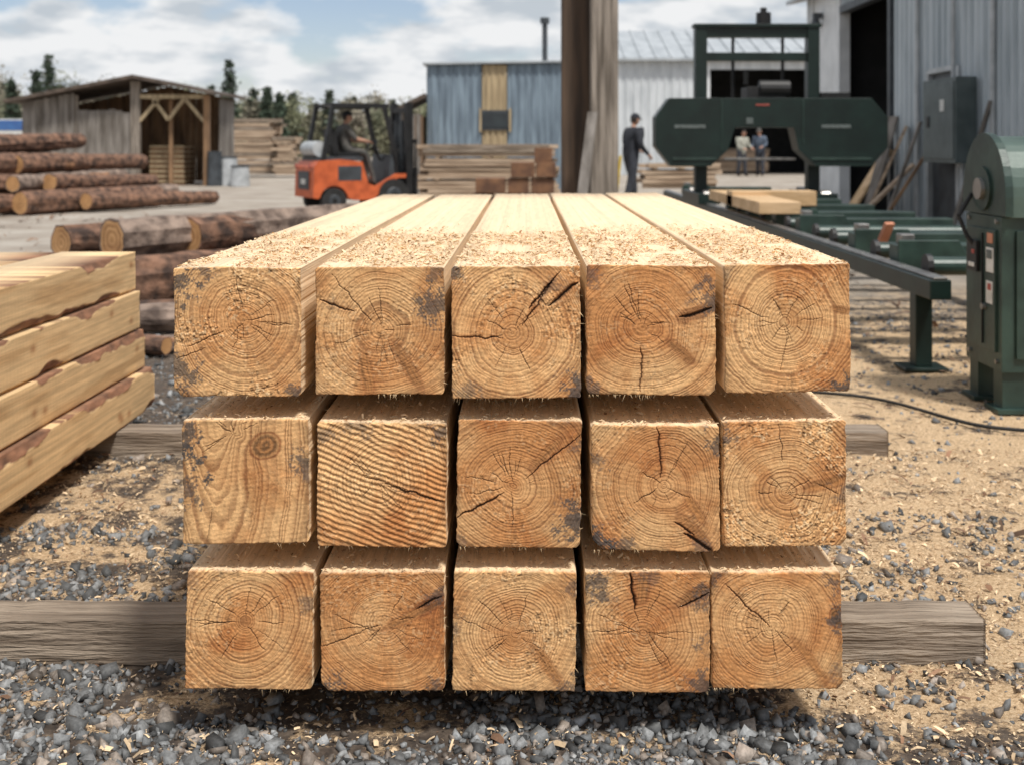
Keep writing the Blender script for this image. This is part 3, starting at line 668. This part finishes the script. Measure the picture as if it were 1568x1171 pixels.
b.corr((W,23.6),(14,23.6),0,4.05,m_white,.3,.03);b.box(14,14.05,6,23.6,0,4.05,m_wgrey);b.box(W,14,5.95,6,0,4.05,m_wgrey)
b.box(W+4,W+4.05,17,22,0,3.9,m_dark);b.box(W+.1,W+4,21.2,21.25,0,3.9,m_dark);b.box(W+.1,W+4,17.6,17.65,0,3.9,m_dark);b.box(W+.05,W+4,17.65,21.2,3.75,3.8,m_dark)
b.prism([(W-.35,5.7,3.98),(9.8,5.7,5.0),(9.8,5.7,5.08),(W-.35,5.7,4.06)],(0,18.2,0),m_roof)
b.prism([(9.8,5.7,5.0),(14.3,5.7,4.0),(14.3,5.7,4.08),(9.8,5.7,5.08)],(0,18.2,0),m_roof)
b.box(W-.2,W-.04,22.2,22.35,3.55,3.65,m_grey);b.cyl((W-.15,22.27,3.55),(W-.15,22.27,3.42),.06,.1,m_grey,12)
for y in (16.7,14.0,12.2): b.cyl((W-.08,y,0),(W-.08,y,4.0),.035,.035,m_lgrey,10)
b.build('warehouse')
b=MB();b.box(5.28,5.54,14.55,15.75,.95,2.02,m_cab);b.box(5.265,5.28,14.6,15.7,1.0,1.97,m_cab)
b.box(5.25,5.265,15.45,15.55,1.4,1.55,m_black);b.cyl((5.45,15.1,2.02),(5.45,15.1,3.9),.03,.03,m_lgrey,10);b.cyl((5.45,14.8,.95),(5.45,14.8,0),.03,.03,m_lgrey,10)
b.box(5.255,5.265,14.9,15.05,1.6,1.75,m_label);b.build('electrical_cabinet',bevel=.01)
b=MB()
for (p0,p1,w,m) in (((4.9,17.3,0),(5.5,17.1,1.45),.3,m_wstk),((4.75,17.8,0),(5.48,17.9,1.1),.25,m_wnew),((5.0,16.6,0),(5.5,16.5,1.5),.12,m_wold),((4.6,16.9,0),(5.5,16.8,.9),.2,m_wstk),((5.1,14.3,0),(5.5,14.0,1.7),.09,m_wold),((5.0,17.5,0),(5.5,17.7,1.6),.2,m_wold),((4.8,16.2,0),(5.5,16.0,1.2),.22,m_wbrown)):
    b.bar(p0,p1,w,.04,m)
b.build('leaning_boards')

# ------------------------------------------------------------ bandsaw mill
b=MB()
hp_=[(1.5,1.16),(1.5,1.50),(1.66,1.72),(4.0,1.72),(4.19,1.50),(4.19,1.15),(4.0,.93),(3.36,.93),(3.16,1.12),(3.10,1.38),(2.42,1.38),(2.34,1.12),(2.14,.93),(1.68,.93)]
b.prism([(x,13.7,z) for x,z in hp_],(0,.34,0),m_green)
b.box(1.70,2.2,13.685,13.70,1.0,1.03,m_green2);b.box(3.3,4.0,13.685,13.70,1.0,1.03,m_green2)
b.box(2.26,2.275,13.69,13.70,1.12,1.7,m_green2);b.box(3.2,3.215,13.69,13.70,1.2,1.7,m_green2)
for p in ((1.72,2.08,1.37,1.41),(3.42,3.76,1.37,1.41)): b.box(p[0],p[1],13.694,13.699,p[2],p[3],m_labg)
b.box(2.66,2.82,13.694,13.699,1.63,1.65,m_labr);b.box(2.55,2.63,13.694,13.699,1.42,1.49,m_labg)
for x in (2.02,3.36):
    b.box(x,x+.14,14.1,14.28,.56,2.58,m_green);b.box(x-.05,x+.2,13.5,14.9,.5,.62,m_green)
    for y in (13.6,14.75): b.cyl((x+.02,y,.57),(x+.12,y,.57),.09,.09,m_steel,14)
b.box(2.16,3.36,14.12,14.26,2.46,2.57,m_green);b.box(2.16,3.36,14.13,14.25,2.18,2.28,m_green)
b.box(2.0,3.52,14.08,14.3,2.58,2.62,m_green)
b.cyl((2.85,14.2,2.62),(2.85,14.2,2.76),.09,.09,m_black,12);b.cyl((2.85,14.2,2.76),(2.85,14.2,2.82),.04,.04,m_black,8)
b.cyl((2.5,14.3,2.5),(2.5,14.3,1.6),.02,.02,m_black,8);b.cyl((3.1,14.3,2.5),(3.1,14.3,1.6),.02,.02,m_black,8)
b.box(2.6,3.05,13.9,14.3,1.72,1.86,m_black);b.cyl((2.75,13.95,1.84),(3.1,13.95,1.84),.10,.10,m_black,14);b.cyl((2.62,14.1,1.9),(2.62,14.1,2.05),.03,.03,m_black,8)
b.box(3.5,3.85,14.05,14.4,1.2,1.8,m_black)
b.box(2.32,3.16,13.86,13.865,1.0,1.03,m_steel)
b.build('band_sawmill',bevel=.008)
b=MB()
for x in (2.03,3.37):
    b.box(x,x+.11,5.95,17.5,.40,.50,m_green);b.box(x+.02,x+.09,5.95,17.5,.50,.515,m_steel)
    y=6.2
    while y<17.4:
        b.box(x+.01,x+.10,y,y+.1,.02,.40,m_green);b.box(x-.06,x+.17,y-.05,y+.15,0,.02,m_green);y+=2.2
for y in (6.85,7.75,9.3,10.2,11.4,12.6,15,16.2):
    b.box(2.15,3.36,y,y+.16,.46,.60,m_green2);b.box(2.18,2.26,y+.03,y+.13,.60,.66,m_steel)
    b.prism([(2.15,y-.02,.46),(2.6,y-.02,.46),(2.5,y-.02,.63),(2.15,y-.02,.63)],(0,.02,0),m_green2)
for y in (6.35,7.3,8.3,8.8,9.75,10.8,12.0):
    b.cyl((2.15,y,.53),(3.36,y,.53),.05,.05,m_green2,16);b.cyl((2.14,y,.53),(2.17,y,.53),.065,.065,m_black,12)
b.bar((2.3,7.65,.55),(2.33,7.58,.68),.07,.03,m_ora)
b.build('sawmill_track',bevel=.006)
b=MB();b.box(1.95,2.75,11.2,11.5,.6,.74,m_wnew);b.box(1.95,2.3,9.9,12.6,.6,.7,m_wnew);b.build('sawn_cant',bevel=.005)

# ------------------------------------------------------------ foreground green machine
b=MB();x0=2.09;ya=5.2;yb=5.62
b.box(x0,3.0,ya,yb,.18,.86,m_green2)
b.box(x0+.06,2.95,ya-.015,ya,.24,.80,m_green2)
b.box(x0-.012,x0,ya+.05,yb-.05,.26,.80,m_green2)
for x in (x0+.01,2.88):
    for y in (ya+.02,yb-.12): b.box(x,x+.1,y,y+.1,0,.18,m_green2);b.box(x-.03,x+.13,y-.03,y+.13,0,.02,m_green2)
dr=[(5.41+.235*math.cos(a),.95+.27*math.sin(a)) for a in np.linspace(math.pi,0,20)]
b.prism([(x0+.02,y,z) for y,z in [(dr[0][0],.86)]+dr+[(dr[-1][0],.86)]],(.85,0,0),m_green3)
dr2=[(5.41+.25*math.cos(a),.95+.285*math.sin(a)) for a in np.linspace(math.pi,0,20)]
for xx in (x0-.0,x0+.4): b.prism([(xx,y,z) for y,z in [(dr2[0][0],.865)]+dr2+[(dr2[-1][0],.865)]],(.035,0,0),m_green2)
b.cyl((x0-.03,5.41,.98),(x0,5.41,.98),.05,.05,m_steel,18);b.cyl((x0-.012,5.41,.98),(x0,5.41,.98),.10,.10,m_green2,24)
for y,z in ((5.25,.84),(5.57,.84),(5.25,.22),(5.57,.22)): b.cyl((x0-.01,y,z),(x0,y,z),.011,.011,m_steel,8)
b.box(x0-.016,x0-.012,5.26,5.34,.61,.72,m_label);b.box(x0-.018,x0-.016,5.27,5.33,.67,.71,m_labg)
b.box(x0-.016,x0-.012,5.27,5.33,.74,.785,m_ora);b.box(x0-.016,x0-.012,5.27,5.34,.47,.57,m_label);b.box(x0-.018,x0-.016,5.28,5.32,.53,.56,m_labr)
b.box(x0-.03,x0-.012,5.42,5.53,.60,.74,m_black);b.box(x0-.033,x0-.03,5.44,5.47,.68,.70,m_labr);b.box(x0-.033,x0-.03,5.44,5.51,.62,.64,m_label)
b.box(x0-.02,x0-.012,5.38,5.385,.28,.78,m_black);b.cyl((x0-.03,5.36,.45),(x0-.012,5.36,.45),.015,.015,m_steel,10)
b.box(x0+.1,x0+.17,ya-.018,ya-.015,.62,.72,m_label);b.box(x0+.25,x0+.5,ya-.05,ya-.015,.3,.5,m_green)
cp=[(x0,5.55,.95),(x0-.08,5.5,.85),(x0-.05,5.48,.76),(x0-.02,5.47,.72)]
for p,q in zip(cp[:-1],cp[1:]): b.cyl(p,q,.010,.010,m_rub,8)
b.build('sawmill_control_unit',bevel=.006)

# ------------------------------------------------------------ people
def person(name,J,mats,T,cap=None,face=0.,headtilt=0.,bulk=1.0):
    rad=dict(pelvis=.135,spine=.125,chest=.15,neck=.062,hb=.055,shL=.078,shR=.078,elL=.052,elR=.052,wrL=.034,wrR=.034,hipL=.1,hipR=.1,knL=.070,knR=.070,anL=.05,anR=.05,heL=.042,heR=.042,toL=.036,toR=.036,paL=.026,paR=.026)
    for k in ('pelvis','spine','chest','shL','shR','elL','elR','hipL','hipR','knL','knR','anL','anR'): rad[k]*=bulk
    J=dict(J)
    E=[('pelvis','spine'),('spine','chest'),('chest','neck'),('neck','hb')]
    lab=['shirt','shirt','shirt','skin']
    for s in 'LR':
        w=Vector(J['wr'+s]);d=(w-Vector(J['el'+s])).normalized();J['pa'+s]=w+d*.06
        a=Vector(J['an'+s]);fd=Vector(J.get('fd'+s,(1,0,0)));J['he'+s]=a+Vector((0,0,-.05));J['to'+s]=a+fd*.16+Vector((0,0,-.055))
        E+=[('chest','sh'+s),('sh'+s,'el'+s),('el'+s,'wr'+s),('wr'+s,'pa'+s),('pelvis','hip'+s),('hip'+s,'kn'+s),('kn'+s,'an'+s),('an'+s,'he'+s),('he'+s,'to'+s)]
        lab+=['shirt','shirt',mats.get('fore','shirt'),'skin','pants','pants','pants','boot','boot']
        sd=Vector((0,0,1)).cross(d)
        if sd.length<.2: sd=Vector((1,0,0))
        sd.normalize();nn=d.cross(sd).normalized()
        for k,(o,l) in enumerate(((-.03,.062),(-.01,.075),(.01,.072),(.028,.056))):
            J[f'f{k}a{s}']=J['pa'+s]+sd*o+d*.03;J[f'f{k}b{s}']=J['pa'+s]+sd*o*1.1+d*(.03+l*.5)-nn*.008;J[f'f{k}c{s}']=J['pa'+s]+sd*o*1.1+d*(.03+l*.9)-nn*.03
            E+=[('pa'+s,f'f{k}a{s}'),(f'f{k}a{s}',f'f{k}b{s}'),(f'f{k}b{s}',f'f{k}c{s}')];lab+=['skin']*3
            for q,r_ in zip('abc',(.010,.009,.007)): rad[f'f{k}{q}{s}']=r_
        J['t0'+s]=w+d*.03-sd*.035;J['t1'+s]=w+d*.07-sd*.055;rad['t0'+s]=.012;rad['t1'+s]=.009
        E+=[('wr'+s,'t0'+s),('t0'+s,'t1'+s)];lab+=['skin']*2
    names=[k for k in J if k[:2]!='fd' and k!='head' ]
    bm=bmesh.new();lay=bm.verts.layers.skin.verify();vm={}
    for k in names:
        v=bm.verts.new(J[k]);v[lay].radius=(rad[k],rad[k]*(1.0 if k not in('chest','spine','pelvis') else 1.15));v[lay].use_root=(k=='pelvis');vm[k]=v
    for a_,b_ in E: bm.edges.new((vm[a_],vm[b_]))
    me=bpy.data.meshes.new('tmp');bm.to_mesh(me);bm.free()
    ob=bpy.data.objects.new('tmp',me);col_root.objects.link(ob)
    sk=ob.modifiers.new('s','SKIN');sk.use_smooth_shade=True;su=ob.modifiers.new('u','SUBSURF');su.levels=2;su.render_levels=2
    dg=bpy.context.evaluated_depsgraph_get();em=bpy.data.meshes.new_from_object(ob.evaluated_get(dg))
    mb=MB();mm={'shirt':mats['shirt'],'pants':mats['pants'],'skin':m_skin,'boot':m_boot}
    Vs=[tuple(v.co) for v in em.vertices];o=len(mb.v);mb.v+=Vs
    segs=[(Vector(J[a_]),Vector(J[b_]),rad[a_],rad[b_]) for a_,b_ in E]
    for p in em.polygons:
        c=p.center;best=1e9;bl='shirt'
        for (a_,b_,r0,r1),l in zip(segs,lab):
            d=b_-a_;t=max(0,min(1,(c-a_).dot(d)/(d.length_squared+1e-9)));q=(c-a_-d*t).length-(r0+(r1-r0)*t)*.9
            if q<best: best=q;bl=l
        mb.f.append(tuple(o+i for i in p.vertices));mb.mi.append(mb.idx(mm[bl]))
    bpy.data.objects.remove(ob)
    H=Vector(J['head']);R=Matrix.Translation(H)@Matrix.Rotation(face,4,'Z')@Matrix.Rotation(headtilt,4,'Y')
    nu,nv=28,20
    def hp(i,j,s=1):
        a=2*math.pi*i/nu;t=math.pi*j/nv;x=.098*math.sin(t)*math.cos(a);y=.076*math.sin(t)*math.sin(a);z=.122*math.cos(t)
        if z<0: y*=1+.30*z/.122; x*= (1+.12*z/.122) if x>0 else 1+.35*z/.122
        if x>0:
            x+=.022*math.exp(-(y/.013)**2-((z+.02)/.022)**2);x-=.010*math.exp(-((abs(y)-.032)/.014)**2-((z-.008)/.014)**2);x+=.005*math.exp(-(y/.025)**2-((z+.058)/.01)**2);x+=.008*math.exp(-(y/.02)**2-((z+.1)/.02)**2)
        return Vector((x*s,y*s,z*s))
    vs=[hp(i,j) for j in range(nv+1) for i in range(nu)]
    for j in range(nv):
        for i in range(nu):
            q=[vs[j*nu+i],vs[(j+1)*nu+i],vs[(j+1)*nu+(i+1)%nu],vs[j*nu+(i+1)%nu]];c=sum(q,Vector())/4
            hair=(c.z>.055) or (c.x<-.01 and c.z>-.06)
            if hair: q=[p*1.07 for p in q]
            eye=c.x>.06 and abs(abs(c.y)-.032)<.01 and abs(c.z-.008)<.008;mouth=c.x>.05 and abs(c.y)<.022 and abs(c.z+.062)<.006
            mb.add(q,[(0,1,2,3)],m_hair if (hair or eye) else (m_labr if mouth else m_skin),R)
    for s in(-1,1):
        e=[Vector((.0+.018*math.cos(a),s*.078+s*.006*math.sin(a*2),-.005+.03*math.sin(a))) for a in np.linspace(0,6.28,9)[:-1]]
        mb.prism(e,(0,s*.012,0),m_skin,R)
    if cap:
        cv=[Vector((.108*math.sin(t)*math.cos(a),.09*math.sin(t)*math.sin(a),.035+.105*math.cos(t))) for t in np.linspace(0,1.57,7) for a in np.linspace(0,6.283,21)[:-1]]
        mb.add(cv,[(j*20+i,(j+1)*20+i,(j+1)*20+(i+1)%20,j*20+(i+1)%20) for j in range(6) for i in range(20)],cap,R)
        br=[Vector((.09*math.cos(a)+.0+(.08*math.cos(a)),.085*math.sin(a),.04)) for a in np.linspace(-1.5,1.5,12)]
        mb.prism(br,(0,0,.008),cap,R)
    ob=mb.build(name,smooth=True);ob.matrix_world=T;return ob
def stand(lean=0,armL=None,armR=None,stride=.08,sp=.12):
    f=lambda x,y,z:(x+lean*max(0,z-.92),y,z-abs(lean)*.25*max(0,z-.92))
    J=dict(pelvis=(0,0,.95),spine=f(0,0,1.14),chest=f(.01,0,1.33),neck=f(0,0,1.48),hb=f(.01,0,1.55),head=f(.03,0,1.645),
      shL=f(0,.2,1.41),shR=f(0,-.2,1.41),hipL=(0,.095,.9),hipR=(0,-.095,.9),knL=(stride*.6+.02,.10,.5),knR=(-stride*.3+.02,-.10,.5),anL=(stride,sp,.09),anR=(-stride,-sp,.09))
    J['elL'],J['wrL']=armL or (f(-.03,.27,1.12),f(.08,.27,.88));J['elR'],J['wrR']=armR or (f(-.03,-.27,1.12),f(.08,-.27,.88));return J
TR=lambda x,y,z,rz,s=1:Matrix.Translation((x,y,z))@Matrix.Rotation(rz,4,'Z')@Matrix.Scale(s,4)
person('worker',stand(.10,((.06,.30,1.14),(.30,.24,1.04)),((.04,-.29,1.12),(.24,-.25,.95)),stride=.16,sp=.10),dict(shirt=m_cblk,pants=m_cdk),TR(2.17,24.5,0,math.radians(28),1.04),m_cblk,.1,.2,1.3)
person('worker',stand(.16,((.12,.26,1.14),(.36,.2,1.06)),((.12,-.26,1.12),(.36,-.2,1.04))),dict(shirt=m_cwht,pants=m_cdk),TR(8.1,44.5,0,math.radians(-60),1.0),None,0,.35,1.2)
person('worker',stand(.14,((.12,.26,1.14),(.34,.2,1.08)),((.12,-.26,1.12),(.34,-.2,1.06))),dict(shirt=m_cblu,pants=m_cdk),TR(8.85,44.7,0,math.radians(-120),1.03),m_cgry,0,.3,1.2)
b=MB();b.cyl((1.85,24.3,0),(1.95,24.4,.95),.03,.03,m_yel,10);b.cyl((1.85,24.3,0),(1.85,24.3,.05),.12,.12,m_yel,12);b.build('yellow_stand')
FT=TR(-3.86,20.6,0,math.radians(30),.9)
# ------------------------------------------------------------ forklift
b=MB()
arch=[(.42+.29*math.cos(a),.24+.29*math.sin(a)) for a in np.linspace(math.pi*.92,math.pi*.05,9)]
prof=[(0,.30)]+[(.1,.28)]+arch+[(.85,.24),(1.28,.24),(1.28,.50),(1.12,.56),(1.0,.98),(.55,1.03),(.1,1.0),(.02,.88)]
b.prism([(x,-.53,z) for x,z in prof],(0,1.06,0),m_or)
b.box(.12,1.05,-.45,.45,1.0,1.08,m_grey);b.box(.5,.98,-.535,-.53,.62,.9,m_grey);b.box(-.012,0,-.3,.3,.45,.8,m_grey)
b.box(1.27,1.95,-.5,.5,.22,.45,m_grey);b.prism([(1.55,-.46,.45),(1.78,-.46,.45),(1.72,-.46,1.12),(1.62,-.46,1.12)],(0,.92,0),m_grey)
b.prism([(1.28,-.532,.3),(1.75,-.532,.66),(1.92,-.532,.66),(1.92,-.532,.74),(1.7,-.532,.74),(1.28,-.532,.5)],(0,.1,0),m_or)
b.prism([(1.28,.432,.3),(1.75,.432,.66),(1.92,.432,.66),(1.92,.432,.74),(1.7,.432,.74),(1.28,.432,.5)],(0,.1,0),m_or)
b.box(.6,1.08,-.24,.24,1.08,1.17,m_black);b.prism([(.52,-.23,1.12),(.64,-.23,1.12),(.56,-.23,1.62),(.46,-.23,1.62)],(0,.46,0),m_black)
b.cyl((.2,-.36,1.23),(.2,.36,1.23),.15,.15,m_lgrey,16);b.box(.1,.3,-.3,.3,1.05,1.1,m_black)
for s in(-1,1):
    b.bar((1.72,s*.47,1.08),(1.48,s*.46,2.05),.08,.08,m_black);b.bar((.22,s*.47,1.0),(.42,s*.46,2.05),.08,.08,m_black);b.bar((.38,s*.46,2.07),(1.56,s*.46,2.07),.08,.09,m_black)
    b.bar((1.72,s*.47,1.1),(1.75,s*.45,.5),.06,.06,m_black)
for i in range(8): b.bar((.42+i*.155,-.45,2.085),(.42+i*.155,.45,2.085),.05,.04,m_black)
b.box(.42,1.52,-.44,.44,2.05,2.058,m_glass)
b.cyl((1.6,0,1.0),(1.42,0,1.28),.025,.025,m_black,8)
for i in range(16):
    a0=i*math.pi/8;a1=a0+math.pi/8;pf=lambda a:(1.42+.1*math.cos(a)*.8,.17*math.sin(a),1.3+.1*math.cos(a)*.9);b.cyl(pf(a0),pf(a1),.016,.016,m_black,6)
for x,r,w in ((.42,.24,.17),(1.65,.32,.22)):
    for s in(-1,1):
        yo=s*.56;yi=s*(.56-w);b.cyl((x,yi,r),(x,yo,r),r,r,m_rub,24);b.cyl((x,yo,r),(x,yo+s*.012,r),r*.5,r*.45,m_grey,16);b.cyl((x,yo+s*.012,r),(x,yo+s*.03,r),r*.2,r*.2,m_black,10)
for s in(-1,1):
    b.box(1.98,2.12,s*.36-.06,s*.36+.06,.08,2.15,m_black);b.box(2.03,2.14,s*.25-.045,s*.25+.045,.12,2.05,m_grey)
    b.cyl((2.0,s*.16,.3),(2.0,s*.16,1.8),.04,.04,m_grey,10);b.box(2.2,2.28,s*.24-.06,s*.24+.06,.1,.85,m_black);b.box(2.2,3.25,s*.24-.06,s*.24+.06,.08,.125,m_black)
for z in(.35,1.15,1.95): b.box(1.99,2.1,-.36,.36,z,z+.1,m_black)
b.box(2.14,2.2,-.48,.48,.28,.40,m_black);b.box(2.14,2.2,-.48,.48,.66,.76,m_black)
for i in range(7): b.box(2.15,2.18,-.46+i*.145,-.42+i*.145,.76,1.35,m_black)
b.box(2.14,2.19,-.47,.47,1.35,1.42,m_black)
b.box(-.016,-.012,-.12,.12,.55,.65,m_label);b.cyl((-.01,.4,.9),(-.03,.4,.9),.04,.04,m_labr,10);b.cyl((-.01,-.4,.9),(-.03,-.4,.9),.04,.04,m_labr,10)
b.build('forklift',bevel=.012,T=FT)
drv=dict(pelvis=(.82,0,1.27),spine=(.80,0,1.42),chest=(.82,0,1.58),neck=(.84,0,1.70),hb=(.86,0,1.75),head=(.89,0,1.85),shL=(.82,.18,1.64),shR=(.82,-.18,1.64),
 elL=(.95,.24,1.42),wrL=(1.22,.16,1.38),elR=(.97,-.24,1.42),wrR=(1.24,-.15,1.38),hipL=(.86,.1,1.22),hipR=(.86,-.1,1.22),knL=(1.24,.14,1.16),knR=(1.24,-.14,1.14),anL=(1.38,.14,.62),anR=(1.40,-.14,.58))
person('forklift_driver',drv,dict(shirt=m_cgry,pants=m_cgry,fore='skin'),FT.copy(),m_cblk,-.3,0)

# ------------------------------------------------------------ trees
def leafmesh(name,P,sz,C,trunks):
    n=len(P);base=np.array([[-1,-.6,0],[1,-.6,0],[1.,.6,.3],[-1,.6,.3]]);bf=np.array([[0,1,2,3]])
    B=base[None]*sz[:,None,None]*(1+rng.uniform(-.4,.4,(n,4,1)))
    Wd=np.einsum('nij,nkj->nki',rotm(n),B)+P[:,None,:];Vv=Wd.reshape(-1,3);F=(bf[None]+np.arange(n)[:,None,None]*4).reshape(-1,4);CC=np.repeat(C,4,0)
    vs=[Vv];fs=[F];cs=[CC];o=len(Vv)
    for p0,p1,r0,r1 in trunks:
        p0=np.array(p0);p1=np.array(p1);k=6;d=p1-p0;d=d/np.linalg.norm(d);e=np.cross(d,[.3,.9,.1]);e/=np.linalg.norm(e);g=np.cross(d,e)
        a=np.arange(k)*2*np.pi/k;ring=np.cos(a)[:,None]*e+np.sin(a)[:,None]*g
        vs.append(p0+ring*r0);vs.append(p1+ring*r1);i=np.arange(k);fs.append(np.stack([o+i,o+(i+1)%k,o+k+(i+1)%k,o+k+i],-1));cs.append(np.tile([.13,.10,.08],(2*k,1)));o+=2*k
    return np_mesh(name,np.concatenate(vs),np.concatenate(fs),None,[m_leaf],np.concatenate(cs))
def conifer(x,y,h,P,S_,C,Tk,col=(.045,.068,.042),wf=.23):
    Tk.append(((x,y,0),(x,y,h),.12+h*.01,.02));z=h*.12
    while z<h*.985:
        R=(h-z)*wf*random.uniform(.7,1.2)+.1;nb=random.randint(4,7)
        for k in range(nb):
            a=random.uniform(0,6.28);rr=R*random.uniform(.6,1.15);dz=-rr*.25
            Tk.append(((x,y,z),(x+math.cos(a)*rr,y+math.sin(a)*rr,z+dz),.03,.01))
            for q in range(int(6+rr*12)):
                t=random.random()**.7;sp_=.12+.12*(1-t);P.append((x+math.cos(a)*rr*t+random.gauss(0,sp_),y+math.sin(a)*rr*t+random.gauss(0,sp_),z+dz*t+random.gauss(0,.07)))
                S_.append(random.uniform(.06,.17));c=random.uniform(.5,1.4)*(.6+.6*t);C.append((col[0]*c,col[1]*c,col[2]*c))
        z+=h*.028*random.uniform(.8,1.4)
def decid(x,y,h,P,S_,C,Tk,tone):
    Tk.append(((x,y,0),(x+random.uniform(-.2,.2),y,h*.55),.12,.07))
    for k in range(random.randint(11,15)):
        a=random.uniform(0,6.28);z0=h*random.uniform(.1,.5);e=(x+math.cos(a)*h*.24*random.random(),y+math.sin(a)*h*.2*random.random(),min(h,z0+h*random.uniform(.15,.5)))
        Tk.append(((x,y,z0),e,.05,.015))
        for q in range(80):
            s=h*.075;P.append((e[0]+random.gauss(0,s),e[1]+random.gauss(0,s),max(.1,e[2]+random.gauss(0,s*1.2))));S_.append(random.uniform(.07,.17));c=random.uniform(.6,1.4);C.append(tuple(t*c for t in tone))
for (x,y,h) in ((-27.5,110,9.2),(-44.3,110,9.6),(-24.0,110,6.6),(-21.8,105,5.8),(-46.3,112,8.4),(-29.5,111,6.9),(-48.6,112,7.6)):
    P=[];S_=[];C=[];Tk=[];conifer(x,y,h,P,S_,C,Tk);leafmesh('pine_tree',np.array(P),np.array(S_),np.array(C),Tk)
P=[];S_=[];C=[];Tk=[];x=-80
while x<22:
    yy=random.uniform(116,136);h=random.uniform(4.4,6.6)*(1.3 if x<-42 else 1)
    if random.random()<.3: conifer(x,yy,h*1.1,P,S_,C,Tk,(.075,.095,.065),.25)
    else: decid(x,yy,h,P,S_,C,Tk,random.choice([(.24,.25,.15),(.24,.22,.16),(.28,.25,.19),(.18,.19,.12)]))  # treeline tones lightened: distance haze is put into the leaf colours
    x+=random.uniform(.35,.75)
leafmesh('treeline',np.array(P),np.array(S_),np.array(C),Tk)
P=np.stack([rng.uniform(-80,25,30000),rng.uniform(113,116,30000),np.abs(rng.normal(0,1.2,30000))],-1)
P[:,2]*=.5+1.0*vn(P[:,0]*.5,P[:,0]*0,5);c=rng.uniform(.5,1.4,len(P))[:,None]
leafmesh('scrub',P,rng.uniform(.08,.18,len(P)),np.array([.17,.165,.10])*c,[((0,116,0),(0,116,.5),.05,.03)])

# ------------------------------------------------------------ world, sun
sd=Vector((.30,-.46,1.0)).normalized()
el=math.asin(sd.z);az=math.atan2(sd.x,sd.y)
w=bpy.data.worlds.new('World');scene.world=w;w.use_nodes=True;n=w.node_tree;bg=n.nodes['Background']
sky=n.nodes.new('ShaderNodeTexSky');sky.sky_type='NISHITA';sky.sun_disc=False;sky.sun_elevation=el;sky.sun_rotation=az;sky.air_density=1.0;sky.dust_density=.6;sky.ozone_density=2
tint=n.nodes.new('ShaderNodeMix');tint.data_type='RGBA';tint.blend_type='MULTIPLY';tint.inputs[0].default_value=1;tint.inputs[7].default_value=(1.38,1.26,1.28,1);n.links.new(sky.outputs[0],tint.inputs[6])
tc=n.nodes.new('ShaderNodeTexCoord');mp=n.nodes.new('ShaderNodeMapping');mp.inputs['Scale'].default_value=(1,1,2.2);mp.inputs['Location'].default_value=(.22,.3,.12);n.links.new(tc.outputs['Generated'],mp.inputs[0])
n1=n.nodes.new('ShaderNodeTexNoise');n1.inputs['Scale'].default_value=9.5;n1.inputs['Detail'].default_value=10;n1.inputs['Roughness'].default_value=.52;n.links.new(mp.outputs[0],n1.inputs['Vector'])
r1=n.nodes.new('ShaderNodeMapRange');r1.inputs[1].default_value=.39;r1.inputs[2].default_value=.50;n.links.new(n1.outputs['Fac'],r1.inputs[0])
mp2=n.nodes.new('ShaderNodeMapping');mp2.inputs['Scale'].default_value=(1,1,3.0);mp2.inputs['Location'].default_value=(.22,.3,.06);n.links.new(tc.outputs['Generated'],mp2.inputs[0])
n2=n.nodes.new('ShaderNodeTexNoise');n2.inputs['Scale'].default_value=15;n2.inputs['Detail'].default_value=8;n.links.new(mp2.outputs[0],n2.inputs['Vector'])
r2=n.nodes.new('ShaderNodeMapRange');r2.inputs[1].default_value=.38;r2.inputs[2].default_value=.56;n.links.new(n2.outputs['Fac'],r2.inputs[0])
mc=n.nodes.new('ShaderNodeMix');mc.data_type='RGBA';mc.inputs[6].default_value=(6.3,6.9,7.5,1);mc.inputs[7].default_value=(10.2,10.3,10.4,1);n.links.new(r2.outputs[0],mc.inputs[0])
ms=n.nodes.new('ShaderNodeMix');ms.data_type='RGBA';n.links.new(r1.outputs[0],ms.inputs[0]);n.links.new(tint.outputs[2],ms.inputs[6]);n.links.new(mc.outputs[2],ms.inputs[7])
n.links.new(ms.outputs[2],bg.inputs[0]);bg.inputs[1].default_value=.086
l=bpy.data.lights.new('sun','SUN');l.energy=4.1;l.angle=math.radians(7);l.color=(1,.955,.89);lo=bpy.data.objects.new('sun',l);col_root.objects.link(lo);lo.rotation_euler=sd.to_track_quat('Z','Y').to_euler();lo.location=(5,-8,12)

# ------------------------------------------------------------ camera
cam=bpy.data.cameras.new('camera');co=bpy.data.objects.new('camera',cam);col_root.objects.link(co);scene.camera=co
co.location=(0,0,1.18);co.rotation_euler=(math.radians(90),0,0)
cam.sensor_width=36;cam.lens=41.65;cam.shift_x=-.0134;cam.shift_y=-.2318;cam.clip_end=2000;cam.clip_start=.05
cam.dof.use_dof=True;cam.dof.focus_distance=2.38;cam.dof.aperture_fstop=5.0
